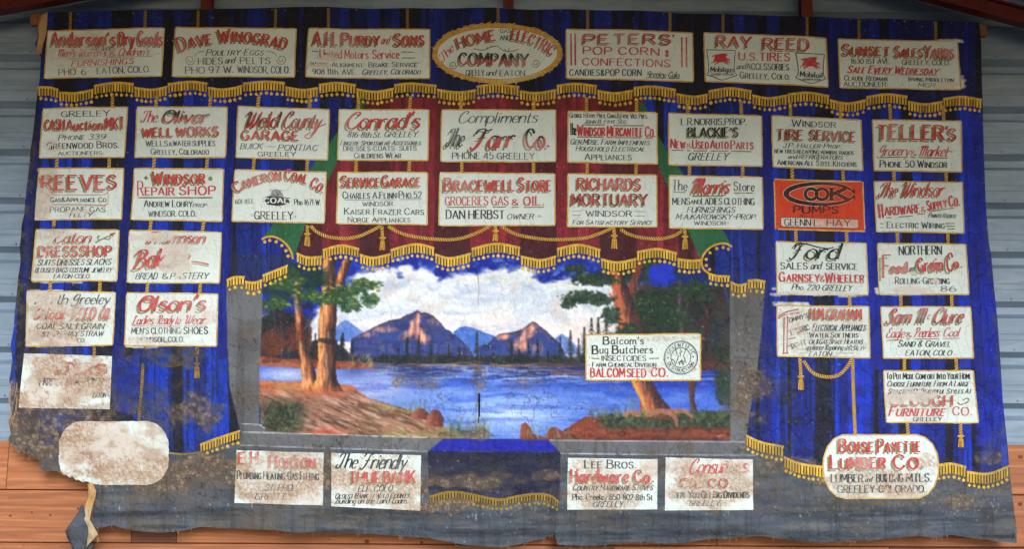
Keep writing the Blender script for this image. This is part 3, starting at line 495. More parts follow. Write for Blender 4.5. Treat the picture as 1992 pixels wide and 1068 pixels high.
# white filler smeared past the boards
def smear(x0, x1, y0, y1, n=60):
    for _ in range(n):
        x = random.uniform(x0, x1); y = random.uniform(y0, y1); brush(base, [(x - 9, y), (x + 9, y + random.uniform(-2, 2))], 5, 4, jit((214, 214, 212), 6), .8)
smear(1507, 1688, 560, 576); smear(1712, 1830, 556, 573); smear(1513, 1570, 590, 594, 20); smear(62, 120, 566, 575, 30); smear(58, 100, 662, 674, 40); smear(70, 150, 545, 549, 10); smear(1830, 1865, 78, 82, 12); smear(250, 300, 668, 675, 20); smear(80, 96, 328, 332, 8)
smear(1862, 1868, 150, 172, 14)
# frayed bare edge of the left side
fr = sm(26, 4, GX - np.interp(GY, [20, 60, 110, 190, 300, 440, 600, 700, 860, 1068], [88, 76, 74, 68, 56, 42, 30, 22, 18, 0])) * sm(.45, .65, fbm(9, 14, 4)) * sm(60, 500, GY)
canvas = canvas * (1 - .7 * fr[..., None]) + np.array([92, 84, 76.]) * .7 * fr[..., None]
er = sm(1992, 1992, GX)
right_edge = np.interp(GY, [43, 210, 470, 700, 870, 1058], [1904, 1911, 1925, 1947, 1962, 1981])
fe = sm(14, 2, right_edge - GX) * sm(.4, .65, fbm(9, 14, 4)) * sm(150, 600, GY)
canvas = canvas * (1 - .5 * fe[..., None]) + np.array([84, 80, 76.]) * .5 * fe[..., None]
tn = np.exp(-((GX - 78) / 9) ** 2 - ((GY - 48) / 26) ** 2)[..., None] * 1.2
canvas = canvas * (1 - np.clip(tn, 0, 1)) + np.array([150, 122, 84.]) * np.clip(tn, 0, 1)
# mottled light scuffs that dull the lower half of the cloth, and soot
scf = sm(.5, .72, fbm(30, 46, 5)) * (.25 + .75 * sm(450, 800, GY)) * (.35 + .65 * np.maximum(sm(700, 200, GX), sm(1430, 1500, GX)))
scf = np.where(REG == 3, .25 * scf, scf)[..., None]
canvas = canvas * (1 - .28 * scf) + np.array([66, 72, 104.]) * .28 * scf
bl = sm(.52, .70, fbm(26, 20, 5)) * sm(600, 800, GY) * (REG == 0); canvas *= (1 - .28 * bl)[..., None]
ft = sm(880, 930, GY) * sm(.46, .66, fbm(60, 16, 5)); canvas = canvas * (1 - .34 * ft[..., None]) + np.array([112, 104, 94.]) * .34 * ft[..., None]
ft = sm(900, 300, GX) * sm(860, 940, GY) * sm(.42, .62, fbm(46, 20, 5)) * (REG == 5); canvas = canvas * (1 - .5 * ft[..., None]) + np.array([104, 90, 76.]) * .5 * ft[..., None]
ft = sm(960, 1000, GY) * sm(.5, .66, fbm(110, 9, 4)); canvas = canvas * (1 - .5 * ft[..., None]) + np.array([36, 42, 50.]) * .5 * ft[..., None]
vs = sm(.55, .8, fbm(10, 260, 3)) * (REG != 3); canvas *= (1 - .16 * vs)[..., None]
CAN = age(canvas)
paper = np.ones((H, W, 3)) * np.array([209, 222, 220.]); paper *= (.96 + .06 * fbm(120, 90, 3) + .03 * N3)[..., None]
PAP = age(paper, True)
DRK = np.array([46, 34, 28.])
brush(CAN, [(931, 655), (932, 700), (930, 724)], 1.5, 1.0, (140, 110, 96), .7); brush(CAN, [(929, 534), (932, 560), (930, 596)], 1.8, 1, (120, 96, 84), .8)
def sample(img, px, py):
    xi = np.clip(np.round(px).astype(int), 0, W - 1); yi = np.clip(np.round(py).astype(int), 0, H - 1); return img[yi, xi]


# ---------------------------------------------------------------- materials
def nt(name):
    m = bpy.data.materials.new(name); m.use_nodes = True; t = m.node_tree; b = t.nodes['Principled BSDF']
    return m, t, b, t.nodes, t.links
def add(N, typ, **k):
    n = N.new(typ)
    for a, v in k.items(): setattr(n, a, v)
    return n
def paint_material(name, rough, bump):
    m, t, b, N, Lk = nt(name)
    at = add(N, 'ShaderNodeAttribute', attribute_name='Color')
    tc = N.new('ShaderNodeTexCoord')
    n1 = N.new('ShaderNodeTexNoise'); n1.inputs['Scale'].default_value = 190; n1.inputs['Detail'].default_value = 3
    Lk.new(tc.outputs['Object'], n1.inputs['Vector'])
    mr = N.new('ShaderNodeMapRange'); mr.inputs['To Min'].default_value = .84; mr.inputs['To Max'].default_value = 1.16
    Lk.new(n1.outputs['Fac'], mr.inputs['Value'])
    mx = add(N, 'ShaderNodeMix', data_type='RGBA', blend_type='MULTIPLY'); mx.inputs[0].default_value = 1
    Lk.new(at.outputs['Color'], mx.inputs[6]); Lk.new(mr.outputs[0], mx.inputs[7]); Lk.new(mx.outputs[2], b.inputs['Base Color'])
    n2 = N.new('ShaderNodeTexNoise'); n2.inputs['Scale'].default_value = 14; n2.inputs['Detail'].default_value = 8; n2.inputs['Roughness'].default_value = .65
    Lk.new(tc.outputs['Object'], n2.inputs['Vector'])
    rr = N.new('ShaderNodeMapRange'); rr.inputs['To Min'].default_value = rough - .12; rr.inputs['To Max'].default_value = rough + .14
    Lk.new(n2.outputs['Fac'], rr.inputs['Value']); Lk.new(rr.outputs[0], b.inputs['Roughness'])
    mpc = N.new('ShaderNodeMapping'); mpc.inputs['Scale'].default_value = (2.2, 1, 1.3); Lk.new(tc.outputs['Object'], mpc.inputs['Vector'])
    vo = N.new('ShaderNodeTexVoronoi'); vo.feature = 'DISTANCE_TO_EDGE'; vo.inputs['Scale'].default_value = 2.3
    dn = N.new('ShaderNodeTexNoise'); dn.inputs['Scale'].default_value = 3.1; dn.inputs['Detail'].default_value = 4; Lk.new(mpc.outputs[0], dn.inputs['Vector'])
    va = add(N, 'ShaderNodeVectorMath', operation='MULTIPLY_ADD'); va.inputs[1].default_value = (.8, .8, .8); Lk.new(dn.outputs['Color'], va.inputs[0]); Lk.new(mpc.outputs[0], va.inputs[2]); Lk.new(va.outputs[0], vo.inputs['Vector'])
    cm = N.new('ShaderNodeMapRange'); cm.inputs['From Max'].default_value = .035; Lk.new(vo.outputs['Distance'], cm.inputs['Value'])
    b0 = N.new('ShaderNodeBump'); b0.inputs['Strength'].default_value = .55; b0.inputs['Distance'].default_value = .006; Lk.new(cm.outputs[0], b0.inputs['Height'])
    b1 = N.new('ShaderNodeBump'); b1.inputs['Strength'].default_value = bump; b1.inputs['Distance'].default_value = .034
    Lk.new(n2.outputs['Fac'], b1.inputs['Height']); Lk.new(b0.outputs[0], b1.inputs['Normal'])
    b2 = N.new('ShaderNodeBump'); b2.inputs['Strength'].default_value = bump; b2.inputs['Distance'].default_value = .003
    Lk.new(n1.outputs['Fac'], b2.inputs['Height']); Lk.new(b1.outputs[0], b2.inputs['Normal']); Lk.new(b2.outputs[0], b.inputs['Normal'])
    b.inputs['Specular IOR Level'].default_value = .3
    return m
M_CANVAS = paint_material('painted_canvas', .62, .5)
M_PAPER = paint_material('painted_board', .6, .35)
def noisy(name, c0, c1, rough=.6, scale=(1, 1, 1), ns=6, metal=0., bump=.2, spec=.4, dist=.01, c2=None):
    m, t, b, N, Lk = nt(name)
    tc = N.new('ShaderNodeTexCoord'); mp = N.new('ShaderNodeMapping'); mp.inputs['Scale'].default_value = scale
    oi = N.new('ShaderNodeObjectInfo'); ad = add(N, 'ShaderNodeVectorMath', operation='ADD'); sc_ = add(N, 'ShaderNodeVectorMath', operation='SCALE'); sc_.inputs['Scale'].default_value = 31
    cx = N.new('ShaderNodeCombineXYZ'); Lk.new(oi.outputs['Random'], cx.inputs[0]); Lk.new(oi.outputs['Random'], cx.inputs[2]); Lk.new(cx.outputs[0], sc_.inputs[0])
    Lk.new(tc.outputs['Object'], ad.inputs[0]); Lk.new(sc_.outputs[0], ad.inputs[1]); Lk.new(ad.outputs[0], mp.inputs['Vector'])
    n = N.new('ShaderNodeTexNoise'); n.inputs['Scale'].default_value = ns; n.inputs['Detail'].default_value = 9; n.inputs['Roughness'].default_value = .62; n.inputs['Distortion'].default_value = .4
    Lk.new(mp.outputs[0], n.inputs['Vector'])
    cr = N.new('ShaderNodeValToRGB'); cr.color_ramp.elements[0].position = .3; cr.color_ramp.elements[1].position = .7
    cr.color_ramp.elements[0].color = (*lin(c0), 1); cr.color_ramp.elements[1].color = (*lin(c1), 1)
    if c2: e = cr.color_ramp.elements.new(.5); e.color = (*lin(c2), 1)
    Lk.new(n.outputs['Fac'], cr.inputs['Fac'])
    hv = N.new('ShaderNodeHueSaturation'); vr = N.new('ShaderNodeMapRange'); vr.inputs['To Min'].default_value = .86; vr.inputs['To Max'].default_value = 1.12
    Lk.new(oi.outputs['Random'], vr.inputs['Value']); Lk.new(vr.outputs[0], hv.inputs['Value']); Lk.new(cr.outputs[0], hv.inputs['Color'])
    Lk.new(hv.outputs[0], b.inputs['Base Color'])
    b.inputs['Roughness'].default_value = rough; b.inputs['Metallic'].default_value = metal; b.inputs['Specular IOR Level'].default_value = spec
    bp = N.new('ShaderNodeBump'); bp.inputs['Strength'].default_value = bump; bp.inputs['Distance'].default_value = dist
    Lk.new(n.outputs['Fac'], bp.inputs['Height']); Lk.new(bp.outputs[0], b.inputs['Normal'])
    return m
M_METAL = noisy('galvanised_siding', (120, 142, 164), (148, 168, 190), .55, (.5, 1, 3), 4, .15, .08)
M_SCREW = noisy('screw_steel', (80, 80, 84), (120, 122, 126), .45, ns=20, metal=.7)
M_RED = noisy('red_oxide_steel', (84, 24, 20), (112, 38, 30), .5, ns=8)
M_WOOD = noisy('orange_pine', (134, 88, 60), (194, 134, 92), .62, (.3, 3, 8), 4, 0, .3, .3, .006, (168, 106, 72))
M_WOOD2 = noisy('grey_brown_pine', (104, 66, 54), (134, 88, 70), .7, (.4, 3, 6), 4, 0, .15, .3, .004)
M_KNOT = noisy('pine_knot', (84, 40, 24), (120, 60, 36), .6, ns=30)
M_BATTEN = noisy('batten_pine', (110, 66, 44), (142, 92, 64), .7, (.3, 3, 3), 5)
M_ROOF = noisy('roof_sheet', (70, 70, 72), (92, 92, 94), .6, ns=2)
M_FLOOR = noisy('packed_dirt', (84, 76, 66), (108, 98, 84), .85, ns=3)
M_BACK = noisy('bare_canvas', (150, 120, 84), (186, 154, 112), .85, ns=9, bump=.3)

# ---------------------------------------------------------------- object helpers
def empty(name, loc, label, cat, group=None, kind=None):
    o = bpy.data.objects.new(name, None); col.objects.link(o); o.location = loc; o.empty_display_size = .1
    o['label'] = label; o['category'] = cat
    if group: o['group'] = group
    if kind: o['kind'] = kind
    return o
def mesh_np(name, V, faces, mat, parent=None, color=None, smooth=True, label=None):
    """V n*3 (parent space), faces: array of quads or a list of tuples; colour: linear rgb per vertex"""
    me = bpy.data.meshes.new(name)
    if isinstance(faces, np.ndarray):
        n = len(faces); k = faces.shape[1]
        me.vertices.add(len(V)); me.vertices.foreach_set('co', np.asarray(V, np.float32).ravel())
        me.loops.add(n * k); me.loops.foreach_set('vertex_index', faces.astype(np.int32).ravel())
        me.polygons.add(n); me.polygons.foreach_set('loop_start', np.arange(0, n * k, k, dtype=np.int32))
        me.update(calc_edges=True)
    else:
        me.from_pydata([tuple(v) for v in V], [], faces); me.update()
    me.polygons.foreach_set('use_smooth', np.full(len(me.polygons), smooth))
    if color is not None:
        a = me.color_attributes.new('Color', 'FLOAT_COLOR', 'POINT')
        c4 = np.ones((len(V), 4), np.float32); c4[:, :3] = color; a.data.foreach_set('color', c4.ravel())
    me.materials.append(mat)
    o = bpy.data.objects.new(name, me); col.objects.link(o)
    if parent is not None: o.parent = parent
    if label: o['label'] = label
    return o
UNDER = [None]     # what an ink wears through to, when the board is not white
class Lay:
    """flat paint laid on the cloth: vertices in layout units, a layer height in mm, an ink colour"""
    def __init__(s): s.v = []; s.f = []; s.c = []; s.z = []; s.e = 0
    def quadstrip(s, A, B, c, z):
        n0 = len(s.v); s.e += 1; zz = z + (s.e % 24) * .03
        for a, b in zip(A, B): s.v += [tuple(a), tuple(b)]; s.z += [zz, zz]
        cc = c if np.ndim(c) == 2 else [tuple(c)] * (2 * len(A))
        s.c += cc
        for i in range(len(A) - 1): s.f.append((n0 + 2 * i, n0 + 2 * i + 1, n0 + 2 * i + 3, n0 + 2 * i + 2))
    def fan(s, pts, c, z):
        n0 = len(s.v); s.e += 1; zz = z + (s.e % 24) * .03
        for p in pts: s.v.append(tuple(p)); s.z.append(zz); s.c.append(tuple(c))
        s.f.append(tuple(range(n0, n0 + len(pts))))
    def ribbon(s, pts, w, c, z, caps=True):
        pts = np.asarray(pts, float); n = len(pts)
        if n < 2: return
        w = np.asarray(w if np.ndim(w) else [w] * n, float)
        d = np.diff(pts, axis=0); d /= (np.linalg.norm(d, axis=1)[:, None] + 1e-9)
        nn = np.stack([-d[:, 1], d[:, 0]], 1)
        m = np.vstack([nn[:1], nn[:-1] + nn[1:], nn[-1:]]); L = np.linalg.norm(m, axis=1); L[L < .35] = .35
        m /= L[:, None]
        k = np.ones(n); k[1:-1] = 1 / np.clip((m[1:-1] * nn[1:]).sum(1), .6, 1)
        off = m * (w * k / 2)[:, None]
        s.quadstrip(pts - off, pts + off, c, z)
    def build(s, name, parent, mat=None, wear=1.0, label=None, src='paper', tone=None):
        if not s.v: return None
        v = np.array(s.v); z = np.array(s.z); c = np.array(s.c, float)
        x, zz = P(v[:, 0], v[:, 1])
        V = np.stack([x, ripple(x, zz) - z * .001, zz], 1) - np.array(ROOT)
        under = sample(PAP if src == 'paper' else CAN, v[:, 0], v[:, 1])
        if src == 'paper' and UNDER[0] is not None: under = under / np.array([209, 222, 220.]) * np.array(UNDER[0], float)
        lost = np.clip(sample(LOST, v[:, 0], v[:, 1]) * wear, 0, 1)[:, None]
        if src != 'paper':
            d = np.clip(sample(DIRT, v[:, 0], v[:, 1]) * (.3 + .9 * sample(fbm_d, v[:, 0], v[:, 1])), 0, .9)[:, None]
            c = c * (1 - d * .85) + under * d * .85
            pb = (sample(PEB, v[:, 0], v[:, 1]) > .5) * (sample(cv, v[:, 0], v[:, 1]) > .5)
            c = np.where(pb[:, None], c * .45 + under * .55, c)
        g = (.9 + .2 * sample(wfine, v[:, 0] * 1.3 % (W - 1), v[:, 1]))[:, None]
        fade = (.06 + .30 * sm(.48, .66, sample(N1, v[:, 0], v[:, 1])))[:, None] if src == 'paper' else .0
        if src == 'paper': fade = np.clip(fade + .55 * sample(FADE, v[:, 0], v[:, 1])[:, None] * (.4 + .9 * sample(wfine, v[:, 0], v[:, 1])[:, None]), 0, .9)
        c = c * g; c = c * (1 - fade) + under * fade; c = c * (1 - lost) + under * lost
        return mesh_np(name, V, s.f, mat or M_PAPER, parent, lin(c), False, label)

# ---------------------------------------------------------------- stroke alphabet (cap height 10, x height 6)
FONT = {
'A': (7, '0,0 3.5,10 7,0|1.2,3.4 5.8,3.4'), 'B': (6, '0,0 0,10|~0,10 3,10 4.8,9 4.8,6.6 3,5.4 0,5.4|~0,5.4 3.6,5.4 5.6,4.2 5.6,1.4 3.6,0 0,0'),
'C': (6.4, '~6,7.6 5.2,9.4 3.4,10 1.3,9 .1,6.4 .1,3.6 1.3,1 3.4,0 5.2,.7 6.2,2.6'), 'D': (6.4, '0,0 0,10|~0,10 3,10 5.4,8.4 6.2,5 5.4,1.6 3,0 0,0'),
'E': (5.4, '0,0 0,10|0,10 5.2,10|0,5.3 4,5.3|0,0 5.4,0'), 'F': (5.2, '0,0 0,10|0,10 5.2,10|0,5.3 4,5.3'),
'G': (6.8, '~6,8 4.9,9.6 3.3,10 1.3,9 .1,6.4 .1,3.6 1.3,1 3.4,0 5.4,.8 6.3,2.4|6.3,0 6.3,4.4|3.8,4.4 6.8,4.4'), 'H': (6.6, '0,0 0,10|6.4,0 6.4,10|0,5.2 6.4,5.2'),
'I': (1, '.5,0 .5,10'), 'J': (4.6, '~4.2,10 4.2,3 3.6,.8 2,0 .5,.8 0,2.6'), 'K': (6.2, '0,0 0,10|6,10 .2,4.4|2,6.2 6.2,0'), 'L': (5.2, '0,10 0,0|0,0 5.2,0'),
'M': (8, '0,0 .6,10|.6,10 4,2.4|4,2.4 7.4,10|7.4,10 8,0'), 'N': (6.6, '0,0 0,10|0,10 6.4,0|6.4,0 6.4,10'),
'O': (7, '~3.5,10 1.2,9 0,5 1.2,1 3.5,0 5.8,1 7,5 5.8,9 3.5,10'), 'P': (5.8, '0,0 0,10|~0,10 3.4,10 5.5,8.9 5.5,6 3.4,4.8 0,4.8'),
'Q': (7, '~3.5,10 1.2,9 0,5 1.2,1 3.5,0 5.8,1 7,5 5.8,9 3.5,10|4,2.4 7,-1'), 'R': (6.2, '0,0 0,10|~0,10 3.4,10 5.3,8.9 5.3,6.2 3.4,5.1 0,5.1|3,5.1 6.2,0'),
'S': (5.6, '~5.2,8.2 4.2,9.7 2.6,10 .8,9.2 .3,7.4 1.2,5.9 3,5.1 4.8,4.1 5.4,2.4 4.6,.7 2.7,0 1,.5 .1,2.2'), 'T': (6.2, '3.1,0 3.1,10|0,10 6.2,10'),
'U': (6.4, '~0,10 0,3 1,.7 3.2,0 5.4,.7 6.4,3 6.4,10'), 'V': (6.8, '0,10 3.4,0|3.4,0 6.8,10'), 'W': (9, '0,10 2.3,0|2.3,0 4.5,8.6|4.5,8.6 6.7,0|6.7,0 9,10'),
'X': (6.4, '0,0 6.2,10|0,10 6.4,0'), 'Y': (6.6, '0,10 3.3,4.8|6.6,10 3.3,4.8|3.3,4.8 3.3,0'), 'Z': (6, '.2,10 5.8,10|5.8,10 0,0|0,0 6,0'),
'0': (6, '~3,10 .9,8.6 0,5 .9,1.4 3,0 5.1,1.4 6,5 5.1,8.6 3,10'), '1': (2.4, '1.6,0 1.6,10|0,8.4 1.6,10'), '2': (5.6, '~.2,7.6 1,9.4 2.8,10 4.6,9.2 5,7.2 3.6,4.6 0,0|0,0 5.6,0'),
'3': (5.4, '~.3,8.6 1.8,10 3.8,9.6 4.6,7.8 3.8,6 2,5.4|~2,5.4 4.2,5 5.3,3 4.4,.8 2.4,0 .2,1.2'), '4': (6, '4.4,0 4.4,10|4.4,10 0,3|0,3 6,3'),
'5': (5.4, '4.8,10 .8,10|.8,10 .5,5.6|~.5,5.6 2.6,6.4 4.6,5.4 5.2,3 4,.6 2,0 0,1.2'), '6': (5.8, '~4.8,9.6 2.6,9.2 .8,6.8 0,3.4 .9,.8 3,0 5,1 5.6,3.2 4.6,5.2 2.6,5.6 .6,4.2'),
'7': (5.4, '0,10 5.4,10|~5.4,10 3.4,5 2.4,0'), '8': (5.6, '~2.8,5.4 .8,6.8 .8,9 2.8,10 4.8,9 4.8,6.8 2.8,5.4 .4,3.8 .4,1.2 2.8,0 5.2,1.2 5.2,3.8 2.8,5.4'),
'9': (5.8, '~5.4,5.8 3.6,4.4 1.4,4.6 .2,6.6 .8,9 2.8,10 5,9 5.6,6.4 5,3 3.2,.6 1,.2'),
'.': (1, '.5,0 .5,1.1'), ',': (1, '.7,1 .2,-1.6'), "'": (1.4, '1,10 .4,7.4'), '-': (2.6, '.2,4.6 2.4,4.6'), '=': (3.2, '.2,6.4 3,6.4|.2,3.8 3,3.8'), ':': (1.2, '.6,2 .6,3.2|.6,6 .6,7.2'),
'&': (6, '~5.8,.2 3,3.6 .8,7 1.2,9 2.6,9.6 3.8,8.4 3.2,6.6 .6,3.8 .2,1.6 1.6,.1 3.6,.4 5.6,3.4'), '~': (4, '~0,4.4 1.2,5.6 2.6,4.6 4,5.8'), '*': (2, '.2,5 1.8,5'),
'a': (5.4, '~4.2,4.8 2.6,6.1 .7,5 .1,2.6 .9,.4 2.4,.1 4.2,2.4|4.6,6.2 4.5,1|~4.5,1.4 4.8,.2 6,1'), 'b': (5, '0,10 0,.4|~0,3 1.2,5.6 3,6.1 4.8,4.6 4.8,1.6 3,0 1,.3 0,1.6'),
'c': (4.4, '~4.3,4.8 2.8,6.1 .9,5.2 .1,3 .9,.6 2.6,0 4.3,1.4'), 'd': (5, '4.8,10 4.8,0|~4.8,4 3.4,6 1.6,5.8 .1,3.8 .4,1 2.2,0 4.2,.9 4.8,2.4'),
'e': (4.6, '~.3,3 4.4,3.6 4,5.4 2.6,6.1 .8,5 .1,2.8 1,.5 2.6,0 4.4,1.3'), 'f': (3.8, '~3.9,9 3,10 1.8,9.4 1.4,7.6 1.4,0|0,5.8 3.2,5.8'),
'g': (5, '~4.6,5 2.8,6.1 .8,5.1 .1,3 1,.7 2.8,.2 4.6,2|~4.7,6 4.7,-1.6 3.4,-3.2 1.6,-3 .3,-1.8'), 'h': (5, '0,10 0,0|~0,3.4 1.4,5.6 3.2,6 4.6,4.8 4.7,0'),
'i': (1.4, '.5,6 .5,.4|.5,8 .5,9'), 'j': (2, '~1.6,6 1.6,-1.6 .4,-3 -.8,-2.4|1.6,8 1.6,9'), 'k': (4.8, '0,10 0,0|4.4,6 .2,2.6|1.6,3.6 4.8,0'),
'l': (1.6, '~.5,10 .5,1.4 1.4,0'), 'm': (7.8, '0,6 0,0|~0,3.6 1.2,5.6 2.6,6 3.8,4.8 3.9,0|~3.9,3.6 5.2,5.6 6.4,6 7.6,4.8 7.8,0'), 'n': (5, '0,6 0,0|~0,3.4 1.4,5.6 3,6 4.6,4.8 4.8,0'),
'o': (5, '~2.5,6.1 .7,5 0,3 .7,1 2.5,0 4.3,1 5,3 4.3,5 2.5,6.1'), 'p': (5, '0,6 0,-3.2|~0,4 1.4,5.8 3.2,6 4.8,4.4 4.8,1.6 3.2,0 1.2,.3 0,1.8'),
'q': (5, '4.8,6 4.8,-3.2|~4.8,4 3.4,6 1.6,5.8 .1,3.8 .4,1 2.2,0 4.2,.9 4.8,2.4'), 'r': (3.8, '0,6 0,0|~0,3.4 1.2,5.4 2.6,6.1 3.8,5.4'),
's': (4.2, '~3.9,5 2.6,6.1 .9,5.6 .6,4.2 2.2,3.2 3.8,2.3 3.8,.8 2.2,0 .2,.9'), 't': (3.2, '~1.2,8.6 1.2,1.2 2,0 3.2,.6|0,6 3,6'), 'u': (5, '~0,6 .1,1.6 1,.1 2.6,.1 4.4,1.8|4.6,6 4.7,0'),
'v': (4.8, '0,6 2.4,0|2.4,0 4.8,6'), 'w': (7, '0,6 1.8,0|1.8,0 3.5,5.4|3.5,5.4 5.2,0|5.2,0 7,6'), 'x': (4.8, '0,0 4.6,6|0,6 4.8,0'), 'y': (5, '0,6 2.6,.4|~5,6 2.4,-.4 1.2,-3 -.4,-2.8'), 'z': (4.4, '.2,6 4.2,6|4.2,6 0,0|0,0 4.4,0'),
# swash capitals for script lines
'@F': (8, '~-.6,7.6 .4,9.6 3.6,10.2 6,9.2 8.6,10|~4.8,9.6 3.8,4.4 2,.6 -.4,-.6 -1.6,.8|1.2,5 6,5.6'), '@C': (6.6, '~4.4,7.4 5.6,9 4.8,10.2 2.4,9.6 .2,6.4 0,3 1.2,.6 3.6,0 6,1.4 6.8,3'),
'@T': (6.6, '~0,7.6 .8,9.6 3.4,9.9 6.8,9.9|~4.4,9.8 3.6,3.4 2.4,.6 .4,0 -.8,1.2 .2,2.6'), '@W': (9, '~-.4,8 .8,9.9 2,8.6 1.8,2.2 2.6,.2 4.8,4 5.4,9.6|~5.4,9 5.2,2.2 6.2,.2 8.2,4 9.4,10'),
'@M': (9, '~-.6,8 .6,9.9 1.6,8.6 1,0|~1.6,7 3.4,9.9 4.8,9 4.2,0|~4.8,7 6.6,9.9 8,9 7.6,2 8.6,0'), '@O': (7, '~4.4,9.9 1.4,9 0,5 1.2,1 3.6,0 6.2,1.8 6.8,5.4 5.4,9 3,9.6 2.6,7.4 5,6.6 7.4,8'),
'@B': (7, '~2,9.8 1.6,4 .2,.4|~-1,7.6 .6,9.6 4,10 6,8.4 4.8,6 2.4,5.2|~2.4,5.2 5.6,4.8 6.4,2.4 4.4,.2 1,-.4 -1,.4'), '@G': (6.6, '~5.4,8 5,9.8 2.6,9.6 .6,7 .4,4.6 2.4,3.6 5,6|~5.6,8.6 5,1 3.4,-1.8 .6,-2 -.6,-.4'),
'@S': (6.4, '~5,7.6 6,9.2 4.4,10.1 2.4,9.2 2.2,7 4.2,4.8 4.8,2.2 3,.1 .6,.1 -.6,2'), '@L': (6, '~4,8.4 4,10 2.4,9.6 2,6 1.4,1.6 -.4,.4|~-.4,1 1.6,.9 4,-.2 6.2,1'), '@P': (6.6, '~2.2,9.8 1.8,4 .4,0|~-.8,7.8 .8,9.6 4,10 6.2,8.2 5,5.4 2.4,4.6'), '@E': (6, '~5,8.4 4,10 2,9.4 1.6,7.2 3.6,5.6|~3.6,5.6 .6,4.8 -.2,2.2 1.4,.1 3.8,.2 5.6,2'),
'@H': (7, '~-.4,8.6 1,9.9 1.8,8.6 1,0|~6.6,10 5.8,4 6,.6 7.2,.4|1,5 6,5.2'), '@A': (6.8, '~5.6,8.4 3,9.8 .6,7.8 0,4 1,.8 3,.2 5.4,4|~6,9.8 5.6,2 6.4,.2 7.2,.8'), '@J': (5, '~5,9.9 4.6,3 3,0 .6,.2 0,2'),
'@R': (6.8, '~2,9.8 1.6,4 .2,0|~-1,7.6 .6,9.6 4,10 6,8.4 4.6,5.8 2.2,5.2|~3,5.2 4.6,1.6 5.8,0 7,.6'),
}
GLY = {}
for k, (w, s) in FONT.items():
    g = []
    for st in s.split('|'):
        cur = st[0] == '~'; p = np.array([[float(q) for q in a.split(',')] for a in st.lstrip('~').split()])
        g.append((cur, smooth_pts(p, 4) if cur else p))
    GLY[k] = (w, g)
INK = {'R': (186, 48, 54), 'K': (22, 27, 36), 'G': (106, 120, 72), 'B': (26, 32, 42), 'W': (214, 222, 222), 'D': (120, 34, 30), 'Y': (196, 150, 52), 'V': (150, 60, 58)}
def resample(p, step):
    o = [p[0]]
    for a, b in zip(p[:-1], p[1:]):
        n = max(1, int(math.hypot(*(b - a)) / step))
        for i in range(1, n + 1): o.append(a + (b - a) * i / n)
    return np.array(o)
